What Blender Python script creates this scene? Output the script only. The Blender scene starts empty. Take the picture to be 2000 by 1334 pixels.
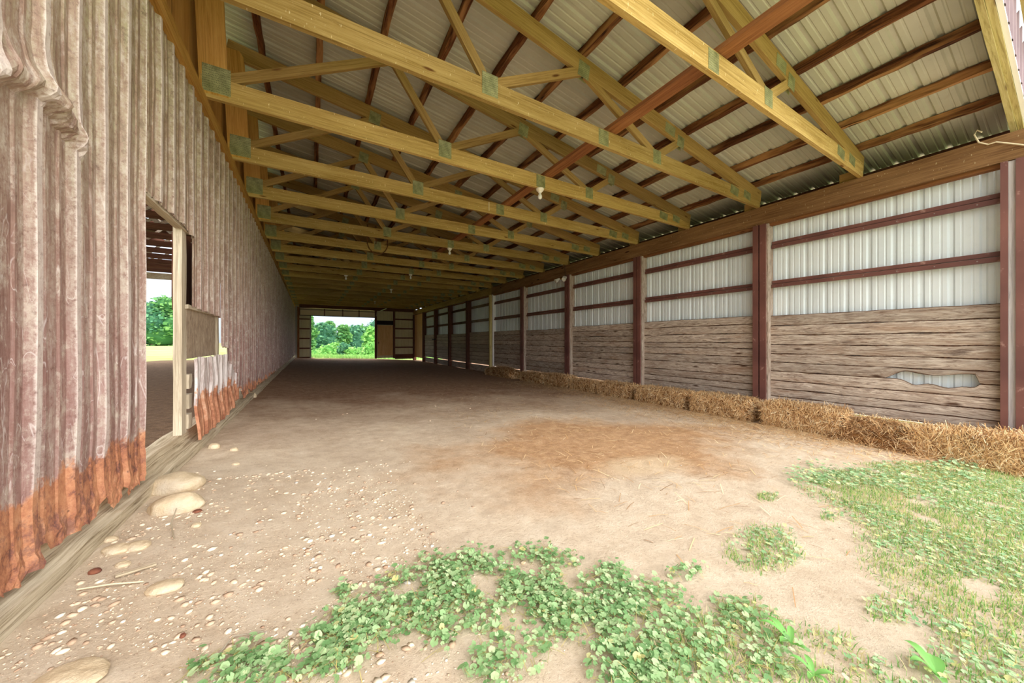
import bpy, math, random
import numpy as np
from mathutils import Vector, Matrix, noise as mnoise
random.seed(7); RNG = np.random.default_rng(11)
S = bpy.context.scene
C = S.collection
# ---------------------------------------------------------------- camera
F = 671.0; TH = math.radians(30.36); EYE = 1.0
cam_d = bpy.data.cameras.new('camera'); cam = bpy.data.objects.new('camera', cam_d); C.objects.link(cam)
cam_d.sensor_width = 36; cam_d.lens = F / 2000 * 36; cam_d.clip_end = 900; cam_d.clip_start = .02
cam.location = (0, 0, EYE); cam.rotation_euler = (math.pi / 2, 0, -TH)
S.camera = cam
# ---------------------------------------------------------------- world, sun, exposure
SKY_HORIZON = 1.02; SKY_UP = 1.3; SKY_BACK = 1.6; SUN = 2.3; EXPOSURE = 0.30
w = bpy.data.worlds.new('overcast_sky'); S.world = w; w.use_nodes = True
nt = w.node_tree; nt.nodes.clear()
def wn(t, **k):
    n = nt.nodes.new(t)
    for a, b in k.items(): setattr(n, a, b)
    return n
tc = wn('ShaderNodeTexCoord'); sp = wn('ShaderNodeSeparateXYZ'); nt.links.new(tc.outputs['Generated'], sp.inputs[0])
def wm(op, a, b, clamp=False):
    n = wn('ShaderNodeMath', operation=op); n.use_clamp = clamp
    for i, v in enumerate((a, b)):
        if isinstance(v, (int, float)): n.inputs[i].default_value = v
        else: nt.links.new(v, n.inputs[i])
    return n.outputs[0]
up = wm('MAXIMUM', sp.outputs[2], 0.0); up = wm('POWER', up, 0.8)
back = wm('MAXIMUM', wm('MULTIPLY', sp.outputs[1], -1.0), 0.0)
st = wm('ADD', wm('ADD', wm('MULTIPLY', up, SKY_UP), wm('MULTIPLY', back, SKY_BACK)), SKY_HORIZON)
mixc = wn('ShaderNodeMix', data_type='RGBA'); nt.links.new(wm('MULTIPLY', wm('ADD', up, back), 1.2, True), mixc.inputs[0])
mixc.inputs[6].default_value = (.66, .76, .93, 1); mixc.inputs[7].default_value = (1, .985, .96, 1)
bg = wn('ShaderNodeBackground'); nt.links.new(mixc.outputs[2], bg.inputs[0]); nt.links.new(st, bg.inputs[1])
nt.links.new(bg.outputs[0], wn('ShaderNodeOutputWorld').inputs[0])
sun_d = bpy.data.lights.new('fill_sun', 'SUN'); sun_d.energy = SUN; sun_d.angle = math.radians(55); sun_d.color = (1, .96, .9)  # wide soft sun added behind the camera to push light into the barn
sun = bpy.data.objects.new('fill_sun', sun_d); C.objects.link(sun)
sun.rotation_euler = Vector((-.25, 1.0, -.62)).to_track_quat('-Z', 'Y').to_euler(); sun.location = (0, -10, 10)
vs = S.view_settings; S.display_settings.display_device = 'sRGB'
vs.view_transform = 'Standard'; vs.look = 'None'; vs.gamma = 1; vs.exposure = EXPOSURE; vs.use_curve_mapping = False
S.cycles.max_bounces = 12; S.cycles.diffuse_bounces = 8
# ---------------------------------------------------------------- ground height and picking points on it
def smooth(a, b, t):
    t = min(1, max(0, (t - a) / (b - a))); return t * t * (3 - 2 * t)
def gz(x, y):
    cx = min(7.2, max(-.8, x)); cy = min(26, max(-1, y))
    z = 0.05 - .042 * (cx + .8) - .003 * cy
    z -= .10 * smooth(1.6, -.4, y) * smooth(3.0, 6.5, x)
    z += .055 * smooth(.5, -.78, x)
    if x < -1.1: z -= .08
    z += .018 * mnoise.noise(Vector((x * .6, y * .6, 0))) + .007 * mnoise.noise(Vector((x * 2.3, y * 2.3, 3)))
    return z
def ray(px, py):
    u = (px - 1000) / F; v = (667 - py) / F
    return Vector((u * math.cos(TH) + math.sin(TH), -u * math.sin(TH) + math.cos(TH), v))
def ground_at(px, py):
    d = ray(px, py); z = 0.
    for _ in range(12):
        t = (z - EYE) / d.z; z = gz(d.x * t, d.y * t)
    return Vector((d.x * t, d.y * t, z))
def pix(x, y, z):
    u = x * math.cos(TH) - y * math.sin(TH); ww = x * math.sin(TH) + y * math.cos(TH)
    if ww < .05: return (-9999, -9999)
    return 1000 + F * u / ww, 667 - F * (z - EYE) / ww
# ---------------------------------------------------------------- mesh helpers
class MB:
    def __init__(s): s.v = []; s.f = []; s.uv = []
    def add(s, vs_, fs, uvs=None):
        o = len(s.v); s.v += [tuple(v) for v in vs_]
        for i, f in enumerate(fs):
            s.f.append([o + k for k in f])
            s.uv += uvs[i] if uvs else [(vs_[k][0], vs_[k][1]) for k in f]
        return s
    def build(s, name, m, parent=None, smooth_=False, origin=None):
        me = bpy.data.meshes.new(name)
        v = s.v
        if origin is not None: v = [(a - origin[0], b - origin[1], c - origin[2]) for a, b, c in v]
        me.from_pydata(v, [], s.f); l = me.uv_layers.new(name='UVMap')
        l.data.foreach_set('uv', [c for p in s.uv for c in p])
        me.materials.append(m); me.update()
        if smooth_: me.polygons.foreach_set('use_smooth', [True] * len(me.polygons))
        o = bpy.data.objects.new(name, me); C.objects.link(o)
        if parent: o.parent = parent
        if origin is not None: o.location = origin
        return o
def beam(B, p0, p1, a, b, seg=1, jit=0., side=None, taper=1., uo=None):
    """rough timber from p0 to p1; a = width across (horizontal), b = depth; UV u runs along the grain"""
    p0 = Vector(p0); p1 = Vector(p1); d = p1 - p0; L = d.length; d.normalize()
    if side is None:
        side = d.cross(Vector((0, 0, 1)))
        if side.length < 1e-3: side = Vector((1, 0, 0))
    side = Vector(side).normalized(); upv = side.cross(d).normalized()
    if uo is None: uo = random.uniform(0, 60)
    vv = []; per = [0, a, a + b, 2 * a + b, 2 * a + 2 * b]; vo = random.uniform(0, 9)
    for i in range(seg + 1):
        t = i / seg; c = p0.lerp(p1, t); k = 1 + (taper - 1) * t
        for sa, sb in ((-1, -1), (1, -1), (1, 1), (-1, 1)):
            ja = random.uniform(-jit, jit); jb = random.uniform(-jit, jit)
            vv.append(c + side * (sa * a / 2 * k + ja) + upv * (sb * b / 2 * k + jb))
    fs = []; uv = []
    for i in range(seg):
        for j in range(4):
            k = (j + 1) % 4; q = i * 4
            fs.append((q + j, q + k, q + 4 + k, q + 4 + j))
            u0 = uo + L * i / seg; u1 = uo + L * (i + 1) / seg
            uv.append([(u0, vo + per[j]), (u0, vo + per[j + 1]), (u1, vo + per[j + 1]), (u1, vo + per[j])])
    n = seg * 4
    fs.append((3, 2, 1, 0)); uv.append([(uo, vo), (uo + b * .3, vo + .1), (uo + b * .3, vo + .2), (uo, vo + .3)])
    fs.append((n, n + 1, n + 2, n + 3)); uv.append([(uo, vo), (uo + b * .3, vo + .1), (uo + b * .3, vo + .2), (uo, vo + .3)])
    B.add(vv, fs, uv); return B
def box(B, x0, x1, y0, y1, z0, z1, long='y', **k):
    c = ((x0 + x1) / 2, (y0 + y1) / 2, (z0 + z1) / 2)
    if long == 'y': return beam(B, (c[0], y0, c[2]), (c[0], y1, c[2]), x1 - x0, z1 - z0, **k)
    if long == 'x': return beam(B, (x0, c[1], c[2]), (x1, c[1], c[2]), y1 - y0, z1 - z0, **k)
    return beam(B, (c[0], c[1], z0), (c[0], c[1], z1), x1 - x0, y1 - y0, side=(1, 0, 0), **k)
def tube(B, pts, r, n=6, r1=None):
    pts = [Vector(p) for p in pts]; vv = []; fs = []; uv = []; u = random.uniform(0, 9)
    for i, p in enumerate(pts):
        d = (pts[min(i + 1, len(pts) - 1)] - pts[max(i - 1, 0)]).normalized()
        s = d.cross(Vector((0, 0, 1)));
        if s.length < .05: s = d.cross(Vector((0, 1, 0)))
        s.normalize(); t = d.cross(s)
        rr = r if r1 is None else r + (r1 - r) * i / (len(pts) - 1)
        for j in range(n):
            a = 2 * math.pi * j / n; vv.append(p + s * math.cos(a) * rr + t * math.sin(a) * rr)
    for i in range(len(pts) - 1):
        for j in range(n):
            k = (j + 1) % n
            fs.append((i * n + j, i * n + k, i * n + n + k, i * n + n + j)); uv.append([(u + i * .1, j * .02), (u + i * .1, j * .02 + .02), (u + i * .1 + .1, j * .02 + .02), (u + i * .1 + .1, j * .02)])
    fs.append(tuple(range(n))[::-1]); uv.append([(u, 0)] * n); q = (len(pts) - 1) * n
    fs.append(tuple(q + j for j in range(n))); uv.append([(u, 0)] * n)
    return B.add(vv, fs, uv)
def lathe(B, c, prof, n=12):
    c = Vector(c); vv = []; fs = []; uv = []
    for r, z in prof:
        for j in range(n):
            a = 2 * math.pi * j / n; vv.append(c + Vector((r * math.cos(a), r * math.sin(a), z)))
    for i in range(len(prof) - 1):
        for j in range(n):
            k = (j + 1) % n; fs.append((i * n + j, i * n + k, i * n + n + k, i * n + n + j)); uv.append([(0, 0)] * 4)
    fs.append(tuple(range(n))[::-1]); uv.append([(0, 0)] * n); q = (len(prof) - 1) * n
    fs.append(tuple(q + j for j in range(n))); uv.append([(0, 0)] * n)
    return B.add(vv, fs, uv)
def scatter(name, m, tv, tf, pos, yaw, tilt, scale, rnd, parent=None, squash=None, tilt_ax=None, origin=None):
    """many small copies of one little shape joined into one mesh; UV.x = random per copy, UV.y = height in the shape"""
    tv = np.asarray(tv, float); n = len(pos); k = len(tv)
    pos = np.asarray(pos, float)
    if origin is not None: pos = pos - np.asarray(origin)
    sc = np.asarray(scale, float)
    if sc.ndim == 1: sc = np.stack([sc] * 3, 1)
    V = tv[None] * sc[:, None, :]
    ct, st_ = np.cos(tilt)[:, None], np.sin(tilt)[:, None]
    y = V[..., 1] * ct - V[..., 2] * st_; z = V[..., 1] * st_ + V[..., 2] * ct; x = V[..., 0]
    cy, sy = np.cos(yaw)[:, None], np.sin(yaw)[:, None]
    V = np.stack([x * cy - y * sy, x * sy + y * cy, z], -1) + pos[:, None, :]
    me = bpy.data.meshes.new(name)
    lens = np.array([len(f) for f in tf]); flat = np.concatenate([np.array(f) for f in tf])
    nl = len(flat); me.vertices.add(n * k); me.vertices.foreach_set('co', V.reshape(-1))
    L = (flat[None] + (np.arange(n) * k)[:, None]).reshape(-1)
    me.loops.add(n * nl); me.loops.foreach_set('vertex_index', L.astype(np.int32))
    starts = np.concatenate([[0], np.cumsum(lens)[:-1]])
    me.polygons.add(n * len(tf))
    me.polygons.foreach_set('loop_start', (starts[None] + (np.arange(n) * nl)[:, None]).reshape(-1).astype(np.int32))
    me.update(calc_edges=True)
    uv = me.uv_layers.new(name='UVMap'); U = np.empty((n, nl, 2)); U[..., 0] = np.asarray(rnd)[:, None]; U[..., 1] = tv[flat, 2][None]
    uv.data.foreach_set('uv', U.reshape(-1)); me.materials.append(m); me.validate()
    o = bpy.data.objects.new(name, me); C.objects.link(o)
    if parent: o.parent = parent
    if origin is not None: o.location = origin
    return o
def empty(name, loc=(0, 0, 0)):
    o = bpy.data.objects.new(name, None); C.objects.link(o); o.location = loc; o.empty_display_size = .1; return o
def tag(o, label=None, cat=None, group=None, kind=None):
    if label: o['label'] = label
    if cat: o['category'] = cat
    if group: o['group'] = group
    if kind: o['kind'] = kind
    return o
def reparent(t):
    """keep world placement of parts built in world coordinates under an empty at t.location"""
    for c in t.children: c.location = Vector(c.location) - Vector(t.location)
    return t
ORD = 'first second third fourth fifth sixth seventh eighth ninth tenth eleventh twelfth thirteenth fourteenth fifteenth sixteenth seventeenth eighteenth nineteenth twentieth twenty-first twenty-second'.split()
# ---------------------------------------------------------------- materials
def lin(c):
    return tuple(((v / 255 / 12.92) if v / 255 <= .04045 else ((v / 255 + .055) / 1.055) ** 2.4) for v in c) + (1,)
class G:
    def __init__(s, name, rough=.8, spec=.3, metal=0.):
        s.m = bpy.data.materials.new(name); s.m.use_nodes = True; s.t = s.m.node_tree; s.b = s.t.nodes['Principled BSDF']
        s.b.inputs['Roughness'].default_value = rough; s.b.inputs['Metallic'].default_value = metal
        s.b.inputs['Specular IOR Level'].default_value = spec
        s.tc = s.t.nodes.new('ShaderNodeTexCoord')
    def n(s, t, **k):
        n = s.t.nodes.new(t)
        for a, b in k.items(): setattr(n, a, b)
        return n
    def link(s, v, sock):
        if isinstance(v, (int, float)): sock.default_value = v
        elif isinstance(v, tuple): sock.default_value = v
        else: s.t.links.new(v, sock)
    def co(s, kind='Object', scale=(1, 1, 1)):
        mp = s.n('ShaderNodeMapping'); s.link(s.tc.outputs[kind], mp.inputs[0]); mp.inputs[3].default_value = scale; return mp.outputs[0]
    def noise(s, vec, scale=1., detail=4, rough=.55, dist=0.):
        n = s.n('ShaderNodeTexNoise'); s.link(vec, n.inputs['Vector']); n.inputs['Scale'].default_value = scale
        n.inputs['Detail'].default_value = detail; n.inputs['Roughness'].default_value = rough; n.inputs['Distortion'].default_value = dist
        return n.outputs[0]
    def vor(s, vec, scale=1., feature='F1', out=0, rnd=1.):
        n = s.n('ShaderNodeTexVoronoi', feature=feature); s.link(vec, n.inputs['Vector']); n.inputs['Scale'].default_value = scale
        n.inputs['Randomness'].default_value = rnd; return n.outputs[out]
    def ramp(s, f, pts, interp='LINEAR'):
        n = s.n('ShaderNodeValToRGB'); s.link(f, n.inputs[0]); e = n.color_ramp.elements; n.color_ramp.interpolation = interp
        while len(e) < len(pts): e.new(.5)
        for i, (p, c) in enumerate(pts):
            e[i].position = p; e[i].color = c if len(c) == 4 else lin(c)
        return n.outputs[0]
    def step(s, f, a, b): return s.ramp(f, [(a, (0, 0, 0, 1)), (b, (1, 1, 1, 1))]) if a < b else s.ramp(f, [(b, (1, 1, 1, 1)), (a, (0, 0, 0, 1))])
    def mix(s, f, a, b, mode='MIX'):
        n = s.n('ShaderNodeMix', data_type='RGBA', blend_type=mode); s.link(f, n.inputs[0]); s.link(a, n.inputs[6]); s.link(b, n.inputs[7]); return n.outputs[2]
    def mth(s, op, a, b=0., clamp=False):
        n = s.n('ShaderNodeMath', operation=op); n.use_clamp = clamp; s.link(a, n.inputs[0]); s.link(b, n.inputs[1]); return n.outputs[0]
    def sep(s, vec=None):
        n = s.n('ShaderNodeSeparateXYZ'); s.link(vec if vec is not None else s.tc.outputs['Object'], n.inputs[0]); return n.outputs
    def rand(s): return s.n('ShaderNodeObjectInfo').outputs['Random']
    def done(s, col, bump=None, dist=.01, strength=.6, rough=None):
        s.link(col, s.b.inputs['Base Color'])
        if bump is not None:
            n = s.n('ShaderNodeBump'); n.inputs['Distance'].default_value = dist; n.inputs['Strength'].default_value = strength
            s.link(bump, n.inputs['Height']); s.link(n.outputs[0], s.b.inputs['Normal'])
        if rough is not None: s.link(rough, s.b.inputs['Roughness'])
        return s.m
def wood(name, dark, mid, light, knots=.07, knot_c=(60, 35, 15), blotch=None, blotch_amt=.6, grain=55., specks=0.):
    g = G(name, .85, .2)
    v = g.co('UV', (1.3, grain, 1)); gr = g.noise(v, 1., 9, .78, 1.4)
    dk = tuple(v * .62 for v in dark); col = g.ramp(gr, [(.28, dk), (.40, dark), (.5, mid), (.66, light)])
    v2 = g.co('UV', (.8, 5, 1)); bl = g.noise(v2, 1., 4, .6)
    if blotch: col = g.mix(g.mth('MULTIPLY', g.step(bl, .48, .62), blotch_amt), col, lin(blotch))
    else: col = g.mix(.35, col, g.ramp(bl, [(.35, dark), (.65, light)]))
    if knots:
        kd = g.vor(g.co('UV', (1.6, 7, 1)), 1.); col = g.mix(g.step(kd, knots + .05, knots - .01), col, lin(knot_c))
    if specks:
        sn = g.noise(g.co('UV', (60, 18, 1)), 1., 2, .5); col = g.mix(g.mth('MULTIPLY', g.step(sn, .68, .72), specks), col, lin((240, 225, 180)))
    hv = g.mth('ADD', g.mth('MULTIPLY', g.rand(), .3), .85); hs = g.n('ShaderNodeHueSaturation'); g.link(hv, hs.inputs['Value']); g.link(col, hs.inputs['Color'])
    return g.done(hs.outputs[0], gr, .006, .8)
M = {}
M['truss'] = wood('treated_pine', (140, 112, 54), (178, 148, 84), (204, 178, 118), .06, (105, 68, 28), specks=.7, grain=45)
M['web'] = wood('treated_pine_web', (124, 98, 48), (158, 130, 72), (184, 156, 98), .06, (95, 60, 25))
M['sheath'] = wood('sheathing_wood', (160, 116, 50), (194, 148, 74), (216, 174, 98), 0)
M['purlin'] = wood('barky_purlin_wood', (52, 30, 18), (96, 58, 32), (134, 88, 52), .09, (34, 18, 10), blotch=(186, 142, 92), blotch_amt=.7, grain=26)
M['pole'] = wood('reddish_runner_wood', (110, 68, 38), (142, 94, 56), (168, 118, 76), .05, (90, 45, 18), grain=40)
M['header'] = wood('header_wood', (104, 72, 44), (140, 104, 68), (168, 132, 92), .085, (60, 34, 20), grain=45, specks=.4)
g = G('weathered_board_wood', .88, .15)
gr = g.noise(g.co('UV', (3.2, 30, 1)), 1., 9, .74, 2.2); fine = g.noise(g.co('UV', (9, 150, 1)), 1., 4, .7)
col = g.ramp(gr, [(.26, (84, 64, 52)), (.38, (134, 112, 96)), (.48, (178, 160, 144)), (.58, (208, 194, 178)), (.75, (228, 218, 206))])
col = g.mix(g.mth('MULTIPLY', g.step(fine, .5, .72), .45), col, lin((96, 74, 58)))
bl = g.noise(g.co('UV', (.9, 6, 1)), 1., 5, .65, .8); col = g.mix(g.mth('MULTIPLY', g.step(bl, .50, .68), .55), col, lin((150, 108, 72)))
bl2 = g.noise(g.co('UV', (1.1, 9, 3)), 1., 5, .7, 1.); col = g.mix(g.mth('MULTIPLY', g.step(bl2, .58, .70), .7), col, lin((90, 70, 62)))
kd = g.vor(g.co('UV', (1.8, 8, 1)), 1.); col = g.mix(g.step(kd, .15, .05), col, lin((84, 58, 42)))
hs = g.n('ShaderNodeHueSaturation'); g.link(g.mth('ADD', g.mth('MULTIPLY', g.rand(), .38), .88), hs.inputs['Value']); hs.inputs['Saturation'].default_value = .85; g.link(col, hs.inputs['Color'])
g0 = G('bark_edge', .95, .1); M['barkedge'] = g0.done(g0.ramp(g0.noise(g0.co('Object'), 30, 4), [(.35, (62, 44, 36)), (.65, (112, 86, 70))]))
M['board'] = g.done(hs.outputs[0], g.mth('ADD', gr, g.mth('MULTIPLY', fine, .4)), .006, .7)
M['oldwood'] = wood('grey_old_wood', (150, 136, 116), (188, 174, 152), (214, 204, 186), .05, (120, 100, 80), grain=45)  # grey old wood; also gives the rear bay boards a painted-in lit tone
M['greypost'] = wood('silver_weathered_wood', (170, 165, 165), (205, 200, 200), (228, 224, 222), .04, (120, 110, 105), grain=45)
M['fascia'] = wood('pale_treated_wood', (160, 144, 92), (196, 182, 126), (216, 204, 154), .13, (112, 84, 52), blotch=(150, 120, 74), blotch_amt=.4, grain=22)
M['darkpost'] = wood('brown_stained_wood', (70, 42, 34), (98, 62, 50), (124, 84, 68), .04, (50, 30, 25), grain=45)
M['sill'] = wood('sill_wood', (150, 134, 110), (200, 186, 160), (224, 212, 190), .03, (135, 110, 80), blotch=(170, 150, 125), grain=40)
M['ply'] = wood('plywood', (204, 160, 104), (224, 184, 128), (236, 202, 150), 0, grain=12)
g = G('brown_paint', .55, .4); nz = g.noise(g.co('Object'), 9, 6, .7)
M['brown'] = g.done(g.mix(g.step(nz, .60, .72), g.ramp(g.noise(g.co('Object'), 1.4, 3), [(.35, (98, 62, 58)), (.65, (128, 84, 76))]), lin((165, 130, 120))), nz, .002, .4)
g = G('galvanised_plate', .45, .5, .25); x = g.sep(); vv = g.vor(g.co('Object', (120, 120, 50)), 1., rnd=.35)
M['plate'] = g.done(g.mix(g.step(vv, .18, .30), lin((84, 86, 56)), g.ramp(g.noise(g.co('Object'), 14, 3), [(.35, (128, 132, 88)), (.65, (166, 168, 120))])), vv, .003, .6)
def ribmetal(name, c1, c2, rough, spots=None, spec=.4):
    g = G(name, rough, spec); n1 = g.noise(g.co('Object'), 1.3, 5, .6); n2 = g.noise(g.co('Object', (3, 3, 3)), 6, 5, .7)
    col = g.ramp(n1, [(.3, c1), (.7, c2)]); col = g.mix(g.mth('MULTIPLY', g.step(n2, .58, .75), .25), col, lin(spots or c1))
    return g.done(col)
M['roofmetal'] = ribmetal('cream_roof_metal', (176, 178, 158), (196, 198, 178), .45, (150, 140, 110))
M['whitemetal'] = ribmetal('white_wall_metal', (222, 234, 240), (236, 245, 250), .35, (205, 212, 210))
M['trimwhite'] = ribmetal('white_trim_metal', (240, 238, 240), (248, 248, 250), .4)
# old siding: dusty brown paint, pale scratches, rusted foot
g = G('old_brown_siding', .6, .35); xyz = g.sep(); P = g.co('Object')
base = g.ramp(g.noise(g.co('Object', (2, 4, .6)), 1.6, 6, .65), [(.3, (112, 80, 76)), (.5, (140, 104, 98)), (.72, (166, 134, 128))])
streak = g.noise(g.co('Object', (8, 34, 1.1)), 1., 8, .8); mott = g.noise(P, 46, 8, .8); mot2 = g.noise(g.co('Object', (1, 1.6, .7)), 14, 8, .8)
hi = g.mth('MULTIPLY', g.mth('SUBTRACT', xyz[2], .9), .55, True)
far = g.mth('MULTIPLY', g.mth('SUBTRACT', xyz[1], 2.2), .22, True)  # weight that thins the pale coat, so the siding darkens toward the far end
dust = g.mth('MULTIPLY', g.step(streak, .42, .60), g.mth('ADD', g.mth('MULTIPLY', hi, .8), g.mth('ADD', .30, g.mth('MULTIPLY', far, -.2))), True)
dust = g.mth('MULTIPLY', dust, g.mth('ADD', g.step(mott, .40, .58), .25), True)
dcol = g.mix(g.mth('ADD', hi, 0.1, True), lin((204, 195, 190)), lin((172, 165, 134)))
col = g.mix(dust, base, dcol)
col = g.mix(g.mth('MULTIPLY', hi, .42), col, lin((160, 148, 112)))
col = g.mix(g.mth('MULTIPLY', g.step(mot2, .50, .62), .6), col, lin((196, 186, 174)))
col = g.mix(g.mth('MULTIPLY', g.step(mot2, .46, .36), g.mth('MULTIPLY', hi, .75)), col, lin((104, 88, 70)))
col = g.mix(g.mth('MULTIPLY', g.step(mott, .44, .32), .6), col, lin((92, 70, 64)))
col = g.mix(g.mth('MULTIPLY', g.step(streak, .46, .34), .45), col, lin((96, 74, 66)))
lowz = g.mth('MULTIPLY', g.mth('SUBTRACT', 1.95, xyz[2]), 1.2, True)
for sc1, sy, sd in ((6, .10, 0), (15, .22, 4), (10, .5, 9)):
    wv = g.noise(g.co('Object', (1, 1 + sd * .1, sy)), sc1, 2, .5, .35); wmsk = g.noise(g.co('Object', (1, 1, 1)), 2.7 + sd, 3)
    line = g.mth('MULTIPLY', g.step(g.mth('ABSOLUTE', g.mth('SUBTRACT', wv, .5)), .008, .0015), g.step(wmsk, .48, .56))
    col = g.mix(g.mth('MULTIPLY', line, g.mth('MULTIPLY', lowz, .4)), col, lin((238, 232, 232)))
euv = g.sep(g.tc.outputs['UV'])
col = g.mix(g.mth('MULTIPLY', g.step(g.mth('ADD', euv[0], g.mth('MULTIPLY', g.mth('SUBTRACT', mott, .5), .9)), .75, 1.0), .5), col, lin((228, 218, 214)))
rn = g.noise(g.co('Object', (1, 1.3, .8)), 2.6, 6, .7); rz = g.mth('ADD', xyz[2], g.mth('MULTIPLY', g.mth('SUBTRACT', rn, .5), -.55))
rcol = g.ramp(g.noise(g.co('Object', (1, 1.4, 1)), 9, 9, .82), [(.32, (84, 58, 60)), (.40, (120, 80, 70)), (.46, (170, 112, 84)), (.55, (190, 134, 100)), (.68, (206, 158, 126)), (.78, (222, 196, 176))])
rthr = g.mth('SUBTRACT', .52, g.mth('MULTIPLY', g.mth('SUBTRACT', xyz[1], 1.8), .035))
pit = g.vor(g.co('Object', (1, 1.3, 1)), 26., rnd=1.); rcol = g.mix(g.mth('MULTIPLY', g.step(g.mth('ADD', pit, g.mth('MULTIPLY', mott, .5)), .42, .30), .7), rcol, lin((92, 58, 54)))
bg_ = g.noise(g.co('Object', (1, 1.2, 1)), 4.2, 7, .8); rcol = g.mix(g.mth('MULTIPLY', g.step(bg_, .53, .60), .65), rcol, lin((112, 76, 74)))
rmask = g.step(g.mth('ADD', g.mth('SUBTRACT', rz, rthr), .5), .515, .485)
col = g.mix(rmask, col, rcol)
hgt = g.mix(rmask, g.mth('MULTIPLY', mott, .25), g.noise(P, 22, 8, .8))
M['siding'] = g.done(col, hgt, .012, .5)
g = G('rusted_sheet_metal', .8, .2); P = g.co('Object'); xyz = g.sep()
rn = g.noise(g.co('Object', (1, 1.5, .8)), 3, 6, .7); rz = g.mth('ADD', xyz[2], g.mth('MULTIPLY', g.mth('SUBTRACT', rn, .5), -.9))
rcol = g.ramp(g.noise(P, 8, 8, .75), [(.28, (104, 66, 54)), (.42, (158, 104, 80)), (.55, (190, 136, 106)), (.72, (216, 186, 164))])
M['rustsheet'] = g.done(g.mix(g.step(rz, .5, .54), rcol, g.ramp(g.noise(g.co('Object', (4, 20, 3)), 1, 6, .7), [(.35, (160, 140, 136)), (.55, (214, 206, 206))])), g.noise(P, 20, 6, .8), .01, .5)
g = G('scuffed_plywood', .9, .1); M['scuffply'] = g.done(g.ramp(g.noise(g.co('Object', (10, 20, 6)), 1.5, 8, .75, 1.), [(.3, (112, 94, 80)), (.5, (158, 140, 122)), (.7, (190, 174, 152))]), g.noise(g.co('Object'), 40, 5), .003, .5)
# soil
g = G('barn_soil', .95, .12); P = g.co('Object'); xyz = g.sep()
n1 = g.noise(P, .9, 6, .6); n2 = g.noise(P, 9, 8, .75); n3 = g.noise(g.co('Object', (1, 1, 1)), 75, 6, .85); n4 = g.noise(P, 3.1, 6, .65)
pale = g.ramp(n2, [(.3, (196, 172, 146)), (.5, (226, 206, 180)), (.68, (240, 224, 202))])
grey = g.ramp(n4, [(.35, (210, 188, 162)), (.65, (232, 216, 194))]); pale = g.mix(.4, pale, grey)
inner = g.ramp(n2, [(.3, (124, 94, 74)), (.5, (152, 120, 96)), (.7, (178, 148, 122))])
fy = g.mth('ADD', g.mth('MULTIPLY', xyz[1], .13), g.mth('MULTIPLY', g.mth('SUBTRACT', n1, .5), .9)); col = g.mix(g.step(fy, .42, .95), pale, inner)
dx = g.mth('MULTIPLY', g.mth('SUBTRACT', xyz[0], 2.9), .42); dy = g.mth('MULTIPLY', g.mth('SUBTRACT', xyz[1], 2.75), .78)
rr = g.mth('ADD', g.mth('POWER', g.mth('ADD', g.mth('MULTIPLY', dx, dx), g.mth('MULTIPLY', dy, dy)), .5), g.mth('MULTIPLY', g.mth('SUBTRACT', n1, .5), 1.6))
tan = g.ramp(n2, [(.3, (160, 112, 66)), (.55, (194, 146, 98)), (.7, (212, 170, 122))])
col = g.mix(g.mth('MULTIPLY', g.step(rr, 1.15, .55), .8), col, tan)
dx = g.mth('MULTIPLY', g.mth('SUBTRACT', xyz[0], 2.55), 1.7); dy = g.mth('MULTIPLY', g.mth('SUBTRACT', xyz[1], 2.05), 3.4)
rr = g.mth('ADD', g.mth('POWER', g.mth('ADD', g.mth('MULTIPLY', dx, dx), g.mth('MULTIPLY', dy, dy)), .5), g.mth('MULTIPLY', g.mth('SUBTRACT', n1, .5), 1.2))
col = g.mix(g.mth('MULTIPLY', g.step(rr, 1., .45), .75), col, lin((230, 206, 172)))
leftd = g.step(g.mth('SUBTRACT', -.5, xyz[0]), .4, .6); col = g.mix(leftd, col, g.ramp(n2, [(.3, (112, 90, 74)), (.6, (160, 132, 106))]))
col = g.mix(g.mth('MULTIPLY', g.step(n3, .56, .66), .6), col, lin((136, 100, 76)))
col = g.mix(g.mth('MULTIPLY', g.step(n3, .44, .34), .6), col, lin((238, 222, 204)))
M['soil'] = g.done(col, g.mth('ADD', g.mth('MULTIPLY', n2, .7), g.mth('MULTIPLY', n3, .35)), .035, .8)
g = G('field_grass', .95, .1); M['field'] = g.done(g.ramp(g.noise(g.co('Object'), .25, 6, .7), [(.3, (150, 178, 96)), (.55, (190, 204, 128)), (.75, (214, 214, 150))]), g.noise(g.co('Object'), 12, 4), .05, .6)
def uvramp(name, pts, rough=.7, spec=.25, transl=0., vari=None):
    g = G(name, rough, spec); u = g.sep(g.tc.outputs['UV'])[0]; col = g.ramp(u, pts)
    if vari: col = g.mix(g.mth('MULTIPLY', g.step(g.noise(g.co('Object'), vari[0], 3), .45, .6), vari[1]), col, lin(vari[2]))
    g.done(col)
    if transl:
        tr = g.n('ShaderNodeBsdfTranslucent'); g.link(col, tr.inputs[0]); mx = g.n('ShaderNodeMixShader'); mx.inputs[0].default_value = transl
        out = [n for n in g.t.nodes if n.type == 'OUTPUT_MATERIAL'][0]
        g.t.links.new(g.b.outputs[0], mx.inputs[1]); g.t.links.new(tr.outputs[0], mx.inputs[2]); g.t.links.new(mx.outputs[0], out.inputs[0])
    return g.m
M['straw'] = uvramp('straw_stalks', [(0., (130, 92, 60)), (.3, (200, 156, 106)), (.6, (234, 196, 142)), (.85, (246, 220, 172)), (1., (250, 234, 198))], .6)
M['strawcore'] = uvramp('straw_mass', [(0., (120, 82, 48)), (1., (150, 106, 64))], .95, .1, 0, (30, .7, (90, 58, 34)))
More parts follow.
